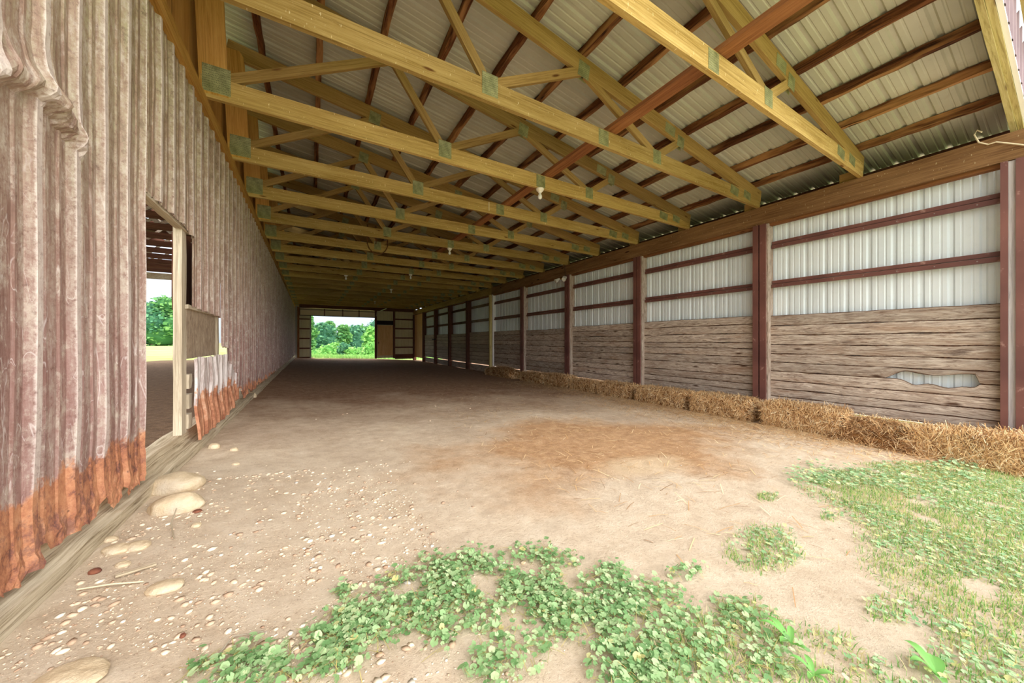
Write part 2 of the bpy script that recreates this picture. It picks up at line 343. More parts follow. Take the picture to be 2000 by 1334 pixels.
M['mallow'] = uvramp('mallow_leaf', [(0., (112, 154, 98)), (.35, (146, 184, 126)), (.7, (176, 204, 152)), (.965, (202, 220, 172)), (.985, (212, 206, 140)), (1., (220, 210, 150))], .6, .3, .3)
M['mallowblue'] = uvramp('grey_green_leaf', [(0., (128, 168, 118)), (.4, (160, 194, 144)), (.75, (188, 210, 166)), (.9, (214, 218, 158)), (1., (226, 220, 150))], .65, .3, .25)
M['stem'] = uvramp('plant_stem', [(0., (150, 150, 90)), (1., (190, 170, 110))], .7)
M['grass'] = uvramp('grass_blade', [(0., (92, 148, 72)), (.35, (138, 182, 100)), (.6, (178, 200, 124)), (.78, (214, 208, 146)), (1., (224, 204, 164))], .6, .3, .35)
M['pebble'] = uvramp('pebble_stone', [(0., (176, 146, 122)), (.4, (212, 188, 162)), (.8, (230, 212, 188)), (.96, (240, 230, 212)), (1., (196, 190, 184))], .85)
M['leafA'] = uvramp('tree_leaf_green', [(0., (74, 130, 78)), (.5, (112, 168, 102)), (1., (150, 196, 122))], .6, .2, .35)  # tree greens lightened and muted, distance haze put into the leaf colours
M['leafB'] = uvramp('tree_leaf_blue_green', [(0., (68, 122, 96)), (.5, (98, 156, 120)), (1., (134, 186, 140))], .6, .2, .35)
M['leafC'] = uvramp('bush_leaf_light', [(0., (110, 176, 92)), (.5, (150, 206, 118)), (1., (190, 228, 146))], .6, .2, .4)
g = G('bark', .9, .1); M['bark'] = g.done(g.ramp(g.noise(g.co('Object', (6, 6, 1)), 2, 4), [(.3, (84, 74, 62)), (.7, (150, 142, 130))]))
g = G('rock', .9, .15); nn = g.noise(g.co('Object'), 6, 7, .7)
nn2 = g.noise(g.co('Object'), 34, 6, .8)
M['rock'] = g.done(g.mix(g.mth('MULTIPLY', g.step(g.noise(g.co('Object'), 3, 3), .55, .7), .5), g.ramp(nn, [(.3, (186, 162, 130)), (.5, (220, 200, 168)), (.7, (238, 224, 200))]), lin((176, 168, 158))), g.mth('ADD', nn, g.mth('MULTIPLY', nn2, .5)), .03, .7)
g = G('white_ceramic', .35, .5); M['ceramic'] = g.done(lin((240, 236, 224)))
g = G('frosted_bulb_glass', .3, .5); M['bulb'] = g.done(lin((238, 240, 238)))
g = G('brass_socket', .4, .5, .6); M['brass'] = g.done(lin((190, 160, 90)))
g = G('brown_rope', .9, .1); M['rope'] = g.done(g.ramp(g.noise(g.co('Object'), 80, 3), [(.3, (84, 56, 34)), (.7, (130, 92, 58))]))
g = G('cream_twine', .8, .2); M['twine'] = g.done(lin((226, 212, 180)))
g = G('dark_rail', .6, .4); M['darkrail'] = g.done(lin((52, 46, 42)))
g = G('dusty_track_steel', .5, .4, .4); M['steel'] = g.done(lin((150, 146, 140)))
M['doorpanel'] = ribmetal('tan_door_panel', (232, 214, 180), (242, 226, 196), .6)
M['backmetal'] = ribmetal('dusty_end_wall_metal', (206, 198, 160), (222, 214, 178), .55)
g = G('siding_outside', .5, .4); M['sidingout'] = g.done(g.ramp(g.noise(g.co('Object'), 2, 4), [(.3, (120, 98, 106)), (.7, (150, 128, 138))]))
g = G('daylight_yellow', .6); M['yellow'] = g.done(lin((240, 236, 160)))  # pale yellow that paints daylight under the front boards
g = G('rusted_flake', .9); M['rust'] = g.done(g.ramp(g.noise(g.co('Object'), 20, 5), [(.3, (84, 50, 42)), (.7, (146, 92, 70))]))
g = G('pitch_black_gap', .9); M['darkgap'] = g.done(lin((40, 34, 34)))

# ================================================================ STRUCTURE
def axis(segs):
    out = []
    for a, b, st_ in segs:
        n = max(1, round((b - a) / st_)); out += [a + (b - a) * i / n for i in range(n)]
    out.append(segs[-1][1]); return out
xs = axis([(-14, -2, .6), (-2, -1, .1), (-1, 6.6, .045), (6.6, 9, .2), (9, 14, .6)])
ys = axis([(-5, -.5, .4), (-.5, 5, .045), (5, 9, .12), (9, 26, .35)])
B = MB(); vv = []
for y in ys:
    for x in xs:
        z = gz(x, y)
        if -1.1 < x < 6.8 and -.6 < y < 9: z += .006 * mnoise.noise(Vector((x * 9, y * 9, 1))) + .004 * mnoise.noise(Vector((x * 21, y * 21, 5)))
        vv.append((x, y, z))
nx = len(xs); fs = [(j * nx + i, j * nx + i + 1, (j + 1) * nx + i + 1, (j + 1) * nx + i) for j in range(len(ys) - 1) for i in range(nx - 1)]
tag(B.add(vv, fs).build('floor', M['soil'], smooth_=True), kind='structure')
def tz(x, y):
    z = gz(x, y) - .05
    if y > 28 and x > -14: z -= 4.2 * smooth(28, 62, y) * smooth(-14, -8, x)
    if x < -16 or (y > 25.9 and x < -6): z = max(z, -.02 - .05)
    return z
xs2 = axis([(-160, -30, 13), (-30, 30, 1.5), (30, 160, 13)]); ys2 = axis([(-60, -5, 5), (-5, 70, 1.5), (70, 300, 20)])
nx = len(xs2); vv = []
for y in ys2:
    for x in xs2: vv.append((x, y, tz(x, y) + (0 if (-13 < x < 13 and -4 < y < 25) else .045)))
fs = [(j * nx + i, j * nx + i + 1, (j + 1) * nx + i + 1, (j + 1) * nx + i) for j in range(len(ys2) - 1) for i in range(nx - 1)]
tag(MB().add(vv, fs).build('field', M['field'], smooth_=True), kind='structure')

# ribbed sheet profile: 9 inch module with one tall rib and two low ones
MOD = .2286
PROF = [(-.030, 0, 0), (-.014, 1, 1), (.014, 1, 1), (.030, 0, 0), (.064, 0, 0), (.071, .25, .3), (.081, .25, .3), (.088, 0, 0), (.1405, 0, 0), (.1475, .25, .3), (.1575, .25, .3), (.1645, 0, 0)]
def profile(a, b, phase):
    k0 = math.floor((a - phase) / MOD) - 1; out = [(a, 0, 0)]
    for k in range(k0, k0 + int((b - a) / MOD) + 4):
        for d, h, e in PROF:
            p = phase + k * MOD + d
            if a < p < b: out.append((p, h, e))
    out.append((b, 0, 0)); return out
XL = -.84; HR = .024
ZTOP = EYE + 2.16
def ragged(y): return .205 + .05 * mnoise.noise(Vector((y * 3.1, 0, 7))) + .045 * mnoise.noise(Vector((y * 9, 2, 7))) + .028 * mnoise.noise(Vector((y * 28, 2, 9))) + .014 * mnoise.noise(Vector((y * 70, 2, 9)))
def holes(y): # bites out of the rusted foot
    z = ragged(y)
    for c, wd, h in ((1.93, .05, .07), (2.32, .06, .09), (2.52, .03, .06), (5.9, .18, .14), (6.6, .10, .08), (7.8, .15, .06)):
        z += h * math.exp(-((y - c) / wd) ** 2)
    return z
def zlow(y):
    if 2.80 <= y < 3.60: return 1.885
    if 3.60 <= y < 3.74: return 1.875 - (y - 3.6) * .3
    if 3.74 <= y < 4.80: return 1.285 - .03 * (y - 3.74) + .012 * mnoise.noise(Vector((y * 9, 0, 0)))
    if 4.80 <= y < 5.12: return .93 + .05 * mnoise.noise(Vector((y * 9, 0, 0)))
    if 5.12 <= y < 5.7: return .42 - .2 * (y - 5.12) / .58
    return holes(y)
def siding(B, y0, y1, nz, dense=False):
    cols = profile(y0, y1, 1.87)
    if dense:
        c2 = [cols[0]]
        for c in cols[1:]:
            p = c2[-1]; n = int((c[0] - p[0]) / .02)
            for i in range(1, n + 1): t = i / (n + 1); c2.append((p[0] + (c[0] - p[0]) * t, p[1] + (c[1] - p[1]) * t, p[2] + (c[2] - p[2]) * t))
            c2.append(c)
        cols = c2
    vv = []; zl = []
    for y, h, e in cols:
        z0 = zlow(y); zl.append(z0); zt = ZTOP + .008 * mnoise.noise(Vector((y * 5, 0, 0)))
        for k in range(nz + 1):
            t = k / nz; z = z0 + (zt - z0) * t
            lowb = smooth(.75, .25, z)
            x = XL + HR * h * (1 - .35 * lowb)
            x += .006 * mnoise.noise(Vector((0, y * 1.1, z * .9))) + .004 * mnoise.noise(Vector((2, y * 4, z * 2.5)))
            x += lowb * (.008 * mnoise.noise(Vector((5, y * 5, z * 5))) + .010 * smooth(.5, .25, z) * mnoise.noise(Vector((8, y * 19, z * 16))) + .008 * smooth(.4, .2, z) * mnoise.noise(Vector((8, y * 45, z * 40)))) + .01 * smooth(.45, .2, z)
            y2 = y + .008 * mnoise.noise(Vector((11, y * 2, z * 1.3))) * smooth(2.4, 1.4, z)
            if y < 2.3 and z > 1.6: # crumpled lap seam of the upper sheet
                zs = 1.80 + .05 * math.sin((y - 1.7) * 9) + .02 * mnoise.noise(Vector((y * 12, 0, 3)))
                a = smooth(2.22, 1.95, y)
                lip = math.exp(-((z - zs - .045) / .045) ** 2) if z > zs else 0
                x += a * (.018 * smooth(zs, zs + .01, z) + lip * (.036 + .03 * mnoise.noise(Vector((y * 14, z * 9, 3)))))
                if z > zs: x += a * .02 * mnoise.noise(Vector((y * 9, z * 9, 8))) * smooth(zs + .35, zs, z)
            vv.append((x, y2, z))
    n = nz + 1; fs = []; uv = []
    for i in range(len(cols) - 1):
        if abs(zl[i] - zl[i + 1]) > .3: continue
        for k in range(nz):
            fs.append((i * n + k, (i + 1) * n + k, (i + 1) * n + k + 1, i * n + k + 1))
            a, b = cols[i][2], cols[i + 1][2]; uv.append([(a, 0), (b, 0), (b, 1), (a, 1)])
    B.add(vv, fs, uv)
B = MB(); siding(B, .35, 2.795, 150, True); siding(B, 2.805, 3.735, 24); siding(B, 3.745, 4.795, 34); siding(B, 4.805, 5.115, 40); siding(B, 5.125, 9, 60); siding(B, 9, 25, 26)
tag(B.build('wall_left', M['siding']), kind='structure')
# inner side framing and upper sheathing of that wall
B = MB()
TY = [1.60 + 1.213 * k for k in range(-1, 20)]; TY = [t for t in TY if t < 24.9]; TY[0] = .52
def roofz(x): return EYE + 3.46 - .157 * x
for i, y in enumerate([-.2] + TY):
    y1 = (TY + [25.0])[i] if i < len(TY) else 25.0
    xo = -.92 + random.uniform(-.008, .008)
    beam(B, (xo, y, EYE + 2.9), (xo, y1, EYE + 2.9), .03, 1.35, seg=2)
# vertical grain on the sheathing
B2 = MB()
for i in range(len(TY) + 1):
    a = ([.3] + TY)[i]; b = (TY + [25.0])[i]; n = 5
    for k in range(n):
        ya = a + (b - a) * k / n; yb = a + (b - a) * (k + 1) / n; xo = -.905 + random.uniform(-.004, .004)
        z0, z1 = EYE + 2.2, roofz(-.9) - .005
        B2.add([(xo, ya, z0), (xo, yb, z0), (xo, yb, z1), (xo, ya, z1)], [(0, 1, 2, 3)], [[(z0 + k, ya), (z0 + k, yb), (z1 + k, yb), (z1 + k, ya)]])
        B2.add([(xo - .02, ya, z0), (xo - .02, yb, z0), (xo - .02, yb, z1), (xo - .02, ya, z1)], [(3, 2, 1, 0)])
tag(B2.build('wall_left_upper', M['sheath']), kind='structure')

# ceiling: ribbed roof sheet seen from below
RX0, RX1 = -.93, 7.05
cols = profile(.41, 25.1, .5); rows = axis([(RX0, RX1, .25)])
vv = []
for y, h, e in cols:
    for x in rows:
        vv.append((x, y, roofz(x) + .095 + .022 * h + .004 * mnoise.noise(Vector((x, y * .7, 0)))))
n = len(rows); fs = []; uv = []
slits = [(-.3, 9.6), (.55, 14.4), (1.3, 14.6), (1.6, 16.9), (.2, 17.5), (-.4, 12.3)]
for i in range(len(cols) - 1):
    for k in range(n - 1):
        cx, cy = (rows[k] + rows[k + 1]) / 2, (cols[i][0] + cols[i + 1][0]) / 2
        if any(abs(cx - a) < .25 and abs(cy - b) < .04 for a, b in slits): continue
        fs.append((i * n + k, (i + 1) * n + k, (i + 1) * n + k + 1, i * n + k + 1)); uv.append([(0, 0)] * 4)
tag(MB().add(vv, fs, uv).build('ceiling', M['roofmetal']), kind='structure')

# right wall: white ribbed sheet
XW = 6.5; cols = profile(.3, 25.0, .42)
vv = []
for y, h, e in cols:
    for k in range(13):
        z = .06 + (EYE + 2.19 - .06) * k / 12
        vv.append((XW + .019 * h, y, z))
n = 13; fs = [(i * n + k, i * n + k + 1, (i + 1) * n + k + 1, (i + 1) * n + k) for i in range(len(cols) - 1) for k in range(12)]
tag(MB().add(vv, fs).build('wall_right', M['whitemetal']), kind='structure')
tag(box(MB(), 6.50, 6.98, .35, 24.9, EYE + 2.12, EYE + 2.15, 'y', seg=4).build('trim_2', M['darkpost']), kind='structure')
tag(box(MB(), 6.98, 7.01, .35, 24.9, EYE + 2.10, EYE + 2.45, 'y', seg=4).build('trim_3', M['darkpost']), kind='structure')
# far wall
YB = 24.75
def ribwall(B, x0, x1, z0, z1, phase=0.):
    cols = profile(x0, x1, phase); vv = []
    for x, h, e in cols: vv += [(x, YB + .02 * h, z0), (x, YB + .02 * h, z1)]
    B.add(vv, [(2 * i, 2 * i + 2, 2 * i + 3, 2 * i + 1) for i in range(len(cols) - 1)])
B = MB(); ribwall(B, -.86, 0., -.05, EYE + 3.5); ribwall(B, 0., 3.78, EYE + 2.05, EYE + 3.2); ribwall(B, 3.78, 6.5, -.12, EYE + 2.9); 
tag(B.build('wall_back', M['backmetal']), kind='structure')
tag(box(MB(), -.84, -.72, YB - .10, YB - .02, -.1, 3.2, 'z').build('trim_1', M['steel']), kind='structure')

# ================================================================ ROOF
PZ = lambda x: roofz(x)
BC0, BC1 = EYE + 2.18, EYE + 2.37  # bottom chord
def plate(x, z, wdt, hgt, y, ang=0.):
    o = MB()
    c, s = math.cos(ang), math.sin(ang)
    for yy in (-.022, .022):
        vv = []
        for dy in (-.0015, .0015):
            for a, b in ((-1, -1), (1, -1), (1, 1), (-1, 1)):
                px_, pz_ = a * wdt / 2, b * hgt / 2
                vv.append((x + px_ * c - pz_ * s, y + yy + dy, z + px_ * s + pz_ * c))
        o.add(vv, [(0, 1, 2, 3), (7, 6, 5, 4), (0, 4, 5, 1), (1, 5, 6, 2), (2, 6, 7, 3), (3, 7, 4, 0)])
    return o
WEBS = [((-.74, BC1 - .03), (.78, 0)), ((.80, 0), (1.38, 1)), ((1.43, 1), (2.50, 0)), ((2.56, 0), (3.70, 1)), ((3.78, 1), (4.20, 0))]
SL = math.atan(-.157)
def node(p):
    x, k = p
    return (x, BC1 - .02) if k == 1 else ((x, PZ(x) - .17) if k == 0 else (x, k))
truss_group = 'metal-plated roof trusses of the lean-to'
protos = {}
for i, y in enumerate(TY):
    if i == 0: continue
    nm = i
    t = empty('roof_truss', (0, y, BC0))
    tag(t, f'golden pine roof truss with metal plates, {ORD[nm - 1]} from the open front', 'roof truss', truss_group)
    def P(b, name, m, lab=None):
        o = b.build(name, m, t, origin=(0, y, BC0)); o.location = (0, 0, 0)
        if lab: o['label'] = lab
        return o
    P(beam(MB(), (-.84, y, (BC0 + BC1) / 2), (6.33, y, (BC0 + BC1) / 2), .042, .19, seg=6, jit=.0015), 'bottom_chord', M['truss'])
    zc = lambda x: PZ(x) - .095
    P(beam(MB(), (-.86, y, zc(-.86)), (6.36, y, zc(6.36)), .042, .19, seg=5, jit=.0015), 'top_chord', M['web'])
    P(beam(MB(), (-.745, y + .002, BC0 + .03), (-.80, y + .002, PZ(-.8) - .10), .046, .20, seg=4, jit=.002), 'end_post', M['sheath'])
    for a, b in WEBS:
        (xa, za), (xb, zb) = node(a), node(b)
        P(beam(MB(), (xa, y, za), (xb, y, zb), .038, .088), 'web', M['web'])
    pl = [(-.73, BC1 - .02, .20, .24, 0), (1.405, BC1 - .04, .16, .2, 0), (2.82, BC0 + .095, .15, .17, 0), (3.74, BC1 - .06, .15, .17, 0), (5.55, BC0 + .11, .22, .13, SL), (5.92, BC0 + .12, .2, .12, SL),
          (.79, PZ(.79) - .15, .15, .17, SL), (2.53, PZ(2.53) - .15, .15, .17, SL), (4.0, PZ(4.) - .1, .2, .13, SL), (4.22, PZ(4.22) - .16, .14, .15, SL)]
    for x, z, a, b, an in pl:
        P(plate(x, z, a, b, y, an), 'connector_plate', M['plate'], 'galvanised toothed plate')
    P(box(MB(), 6.34, 6.44, y + .03, y + .22, BC0, BC0 + .13, 'y'), 'heel_block', M['web'])
# purlins, two feet apart
px_ = [6.19 - .61 * k for k in range(12)]
for k, x in enumerate(px_):
    z = PZ(x) + .045
    o = beam(MB(), (x, .487, z), (x, 24.7, z), .062, .088, seg=140, jit=.007).build('roof_purlin', M['purlin'], origin=(x, .487, z))
    tag(o, f'rough dark brown roof purlin, {ORD[k]} row up from the low eave beam', 'purlin', 'rough-sawn purlins under the roof sheets')
o = beam(MB(), (2.95, .62, BC1 + .03), (2.95, 12.6, BC1 + .03), .145, .045, seg=16, jit=.003).build('bracing_runner', M['pole'], origin=(2.95, .6, BC1))
tag(o, 'long reddish timber runner lying across the bottom chords of the trusses', 'brace')
# header on top of the left siding
o = box(MB(), -.865, -.80, .35, 24.7, EYE + 2.06, EYE + 2.18, 'y', seg=20, jit=.002).build('ledger_beam', M['sheath'], origin=(-.83, .35, EYE + 2.06))
tag(o, 'golden ledger board along the top edge of the old brown siding', 'beam')
# eave beam right
B = MB()
o = box(MB(), 6.30, 6.35, .22, 12.4, EYE + 1.895, EYE + 2.18, 'y', seg=24, jit=.002).build('eave_beam', M['header'], origin=(6.32, .22, EYE + 1.9))
tag(o, 'wide knotty brown eave beam carrying the trusses, front length over the hay', 'beam', 'eave beam lengths')
o = box(MB(), 6.30, 6.35, 12.42, 24.7, EYE + 1.905, EYE + 2.18, 'y', seg=24, jit=.002).build('eave_beam', M['truss'], origin=(6.32, 12.42, EYE + 1.9))
tag(o, 'wide brown eave beam, rear length from the yellow post to the end wall', 'beam', 'eave beam lengths')
o = box(MB(), 6.36, 6.44, .5, 24.6, EYE + 1.86, EYE + 1.90, 'y').build('wall_plate', M['pole']); tag(o, 'thin reddish plate tucked beneath the knotty eave beam', 'plate')
# front rafter and gable over the opening
def rake(name, m, y0, y1, zo, dep, x0=-1.2, x1=6.95, lab=None, cat=None, seg=14, jit=.002):
    o = beam(MB(), (x0, (y0 + y1) / 2, PZ(x0) + zo - dep / 2), (x1, (y0 + y1) / 2, PZ(x1) + zo - dep / 2), y1 - y0, dep, seg=seg, jit=jit).build(name, m)
    return tag(o, lab, cat)
rake('rake_rafter', M['fascia'], .445, .485, .02, .17, x1=6.62, lab='pale knotty treated rafter edging the front of the roof', cat='rafter')
rake('rake_board', M['fascia'], .405, .443, .0, .13, x1=6.62, lab='smooth yellowish board fixed outside the knotty front rafter', cat='board')
rake('drip_trim', M['trimwhite'], .372, .403, -.08, .03, x1=6.66, lab='bright white metal trim strip along the front rafter', cat='trim', jit=.0)
B = MB(); cols = profile(-1.2, 6.9, .1); vv = []
for x, h, e in cols: vv += [(x, .385 - .02 * h, PZ(x) - .1), (x, .385 - .02 * h, PZ(x) + (.40 if h < .5 else .44))]
B.add(vv, [(2 * i, 2 * i + 2, 2 * i + 3, 2 * i + 1) for i in range(len(cols) - 1)])
o = B.build('gable_siding', M['sidingout']); tag(o, 'mauve-brown ribbed metal siding strip above the front rafter', 'siding')
rake('barge_board', M['fascia'], .32, .355, .56, .13, x1=7.1, lab='pale yellow barge board at the roof edge above ribbed siding', cat='board')
rake('white_sky_strip', M['trimwhite'], .05, .32, .58, .02, x1=7.1, lab='added white strip standing for bright sky beyond the yellow barge board at top corner', cat='sky strip', jit=0)  # added white strip, stands in for bright sky past the barge board

# ================================================================ RIGHT WALL FRAME
PY = [.43] + [2.77 + 2.43 * k for k in range(9)] + [24.62]
PW = EYE + 1.9
for i, y in enumerate(PY):
    t = empty('wall_post', (6.4, y, gz(6.4, y))); zb = gz(6.4, y) - .1
    def P(b, name, m, lab=None):
        o = b.build(name, m, t, origin=tuple(t.location)); o.location = (0, 0, 0)
        if lab: o['label'] = lab
    if i == 0:
        lab = 'front corner post of silvery wood between brown steel strips'
        P(box(MB(), 6.32, 6.48, y - .05, y + .06, zb, PW - .01, 'z', seg=6, jit=.002), 'post_core', M['greypost'])
        P(box(MB(), 6.285, 6.318, y + .048, y + .095, EYE - 1.10, PW - .01, 'z'), 'cover_strip', M['brown'], 'brown steel cover strip facing the bay')
        P(box(MB(), 6.285, 6.318, y - .12, y + .002, EYE - 1.16, PW - .01, 'z'), 'cover_strip', M['brown'], 'brown steel cover strip on the outer edge')
        P(box(MB(), 6.24, 6.5, y - .22, y + .05, zb - .1, EYE - 1.12, 'z', seg=3, jit=.012, taper=.85), 'footing', M['greypost'], 'pale weathered footing block')
    elif i == 5:
        lab = 'newer yellow treated post among dark brown ones, halfway down the shed'
        P(box(MB(), 6.24, 6.40, y - .05, y + .02, zb, PW - .01, 'z', seg=6, jit=.002), 'post_core', M['fascia'])
        P(box(MB(), 6.34, 6.48, y - .13, y - .06, zb, PW - .01, 'z'), 'side_strip', M['trimwhite'], 'white strip beside yellow post')
    else:
        front = i <= 4
        lab = (f'brown doubled wall post, {ORD[i]} post from the open front' if front else f'dark brown wall post, {ORD[i]} post from the open front')
        P(box(MB(), 6.31, 6.48, y - .10, y + .02, zb, PW - .01, 'z', seg=6, jit=.002), 'post_core', M['board'] if front else M['darkpost'])
        P(box(MB(), 6.28, 6.33, y + .03, y + .11, zb + .1, PW - .01, 'z', seg=6, jit=.001), 'post_board', M['brown'] if front else M['darkpost'])
        P(box(MB(), 6.28, 6.31, y - .075, y + .01, zb + .1, PW - .01, 'z', seg=6, jit=.001), 'post_board', M['brown'] if front else M['darkpost'])
    tag(t, lab, 'post', 'posts of the long side wall')
# girts
bays = [(PY[i] + (.10 if i != 5 else .03), PY[i + 1] - .11) for i in range(len(PY) - 1)]
def bayname(i): return 'front bay' if i == 0 else f'{ORD[i]} bay from the front'
for i, (a, b) in enumerate(bays):
    for z, nm_, wd in ((EYE + 1.55, 'upper', 1), (EYE + .92, 'lower', 1)):
        if i == 9: continue
        t = empty('wall_girt', (6.43, a, z))
        mt = M['brown'] if i < 6 else M['darkpost']
        o = box(MB(), 6.40, 6.44, a, b, z - .055, z - .004, 'y', seg=6, jit=.0015).build('girt_rail', mt, t, origin=tuple(t.location)); o.location = (0, 0, 0)
        o = box(MB(), 6.42, 6.475, a, b, z + .008, z + .055, 'y', seg=6, jit=.0015).build('girt_rail', mt, t, origin=tuple(t.location)); o.location = (0, 0, 0)
        if i < 3:
            for k in range(7):
                yy = a + (b - a) * (k + .5) / 7
                o = lathe(MB(), (0, 0, 0), [(.006, -.002), (.006, .004)], 8).build('screw_head', M['steel'], t); o.rotation_euler = (0, -math.pi / 2, 0); o.location = (6.398 - 6.43, yy - a, -.03)
        tag(t, f'{nm_} brown painted girt across the white sheets in the {bayname(i)}', 'girt', 'girts of the long side wall')
# board lining
def plank(B, ya, yb, zA, zB, seed, n=26, notch=None, x=6.395, th=.028):
    """live-edge board running along Y; zA/zB = lower/upper edge, the bark edges rounded back"""
    vv = []; uo = random.uniform(0, 50); vo = random.uniform(0, 9); uv = []; fs = []; K = 8
    for i in range(n + 1):
        t = i / n; y = ya + (yb - ya) * t
        wob = lambda s: .009 * mnoise.noise(Vector((y * 2.2, s, seed))) + .005 * mnoise.noise(Vector((y * 8, s, seed)))
        lo = zA + wob(1); hi = zB + wob(2)
        if notch: lo, hi = notch(y, lo, hi)
        bx = x + .004 * mnoise.noise(Vector((y * 1.5, 0, seed))); wn_ = .008 + .006 * mnoise.noise(Vector((y * 3, 4, seed)))
        e = min(.007 + .006 * mnoise.noise(Vector((y * 4, 7, seed))), (hi - lo) * .3)
        vv += [(bx + wn_, y, lo), (bx + .002, y, lo + e), (bx - .003, y, (lo + hi) / 2), (bx + .002, y, hi - e), (bx + wn_, y, hi), (bx + th, y, hi), (bx + th, y, (lo + hi) / 2), (bx + th, y, lo)]
    h = zB - zA; vc = [0, .014, h / 2, h - .014, h, h + th, h * 1.5 + th, 2 * h + th, 2 * h + 2 * th]
    for i in range(n):
        q = i * K; u0 = uo + (yb - ya) * i / n; u1 = uo + (yb - ya) * (i + 1) / n
        for j in range(K):
            k = (j + 1) % K; fs.append((q + j, q + K + j, q + K + k, q + k)); uv.append([(u0, vo + vc[j]), (u1, vo + vc[j]), (u1, vo + vc[j + 1]), (u0, vo + vc[j + 1])])
    q = n * K; fs += [tuple(range(K)), tuple(q + K - 1 - j for j in range(K))]; uv += [[(uo, vo)] * K] * 2
    return B.add(vv, fs, uv)
for i, (a, b) in enumerate(bays):
    t = empty('board_lining', (6.4, a, gz(6.4, a)))
    if i == 9:
        o = box(MB(), 6.36, 6.38, a, b, EYE - 1.1, EYE + 1.86, 'z').build('plywood_sheet', M['ply'], t, origin=tuple(t.location)); o.location = (0, 0, 0)
        tag(t, 'tan plywood sheet lining the last bay beside the end wall', 'wall lining', 'timber linings of the long side wall'); continue
    zt = EYE + (.41 if i == 0 else .43 if i == 1 else .38 + .02 * (i % 3)); zb = EYE - .985
    nb = 10 if i < 3 else 8; e = [zb + (zt - zb) * k / nb + (random.uniform(-.022, .022) if 0 < k < nb else 0) for k in range(nb + 1)]
    if i == 0: e = [EYE + v for v in (-.985, -.865, -.745, -.62, -.47, -.33, -.19, -.05, .10, .25, .41)]
    for k in range(nb):
        nf = None
        if i == 0 and k == 3:   # bottom board of the hole: upper edge broken away
            nf = lambda y, lo, hi: (lo, hi - (.055 + .015 * math.sin(y * 23)) * smooth(.66, .72, y) * smooth(1.30, 1.12, y))
        if i == 0 and k == 4:
            nf = lambda y, lo, hi: (lo + (.085 + .02 * math.sin(y * 11)) * smooth(.66, .70, y) * smooth(1.42, 1.2, y), hi)
        o = plank(MB(), a - .02, b + .03, e[k], e[k + 1] + .001, i * 20 + k, 70 if i == 0 else 30, nf, x=6.393 + (k % 2) * .004).build('plank', M['board'] if i < 5 else M['oldwood'], t, origin=tuple(t.location)); o.location = (0, 0, 0)  # rear bays take paler wood, their brighter lighting put into the colour
        o.data.materials.append(M['barkedge'])
        for q in range(len(o.data.polygons) - 2):
            if q % 8 in (0, 3): o.data.polygons[q].material_index = 1
    o = box(MB(), 6.41, 6.44, a, b, EYE - 1.30, EYE - 1.02, 'y', seg=8, jit=.004).build('skirt_plank', M['oldwood'] if i < 2 else M['board'], t, origin=tuple(t.location)); o.location = (0, 0, 0)
    o['label'] = 'grey plank at ground level below the light gap'
    lab = ('grey live-edge board lining of the front bay, broken open low down' if i == 0 else f'weathered horizontal board lining in the {bayname(i)}')
    tag(t, lab, 'wall lining', 'timber linings of the long side wall')
o = box(MB(), 6.40, 6.41, .56, 2.62, EYE - 1.012, EYE - .992, 'y').build('painted_daylight', M['yellow']); tag(o, 'pale yellow strip painted as daylight in the gap below the lowest board of the front bay', 'strip')  # daylight through the gap, put in as a coloured strip

# ================================================================ FAR WALL DETAILS
def thing(name, parts, lab, cat, loc, group=None):
    t = empty(name, loc); tag(t, lab, cat, group)
    for b, n_, m, *l in parts:
        o = b.build(n_, m, t, origin=loc); o.location = (0, 0, 0)
        if l: o['label'] = l[0]
    return t
W = YB - .03
parts = [(box(MB(), -.62, 3.76, W - .06, W - .02, EYE + 1.62, EYE + 2.06, 'x'), 'door_section', M['doorpanel'])]
for x in (-.62, .72, 1.75, 2.72, 3.72): parts.append((box(MB(), x, x + .06, W - .10, W - .06, EYE + 1.62, EYE + 2.06, 'z'), 'stile', M['brown']))
parts.append((box(MB(), -.62, 3.78, W - .12, W - .06, EYE + 1.585, EYE + 1.625, 'x'), 'bottom_rail', M['darkrail']))
parts.append((box(MB(), -.62, 3.78, W - .12, W - .06, EYE + 1.96, EYE + 1.99, 'x'), 'middle_rail', M['darkrail']))
thing('overhead_door', parts, 'raised tan sectional overhead door above the bright far opening', 'garage door', (0, W, EYE + 1.6))
parts = [(box(MB(), -.66, 0, W - .04, W, z, z + .07, 'x'), 'girt', M['darkpost']) for z in (-.02, .55, 1.15, 1.75, 2.35)] + [(box(MB(), -.05, .03, W - .10, W, -.1, EYE + 1.6, 'z'), 'jamb', M['steel'])]
thing('side_frame', parts, 'dark girts and grey jamb beside the left edge of the far opening', 'wall frame', (-.3, W, 0))
tag(box(MB(), -.70, -.60, W - .22, W - .1, -.1, EYE + 2.1, 'z').build('corner_post', M['pole']), 'reddish brown post in the far corner next to the old siding', 'post')
tag(box(MB(), 3.72, 3.84, W - .14, W, -.15, EYE + 2.1, 'z').build('door_jamb_post', M['darkpost']), 'dark post between the far opening and the tan plywood door', 'post')
tag(box(MB(), 4.92, 5.04, W - .14, W, -.15, EYE + 2.15, 'z').build('stud_post', M['darkpost']), 'dark brown stud right of the tan plywood door', 'post')
t = thing('plywood_door', [(box(MB(), 3.90, 4.90, W - .08, W - .04, EYE - .96, EYE + 1.10, 'z'), 'door_leaf', M['ply']), (box(MB(), 3.92, 4.0, W - .10, W - .08, EYE - .12, EYE - .06, 'x'), 'latch', M['darkrail'])], 'tan plywood walk-in door in the far end wall', 'door', (4.4, W, EYE - .96))
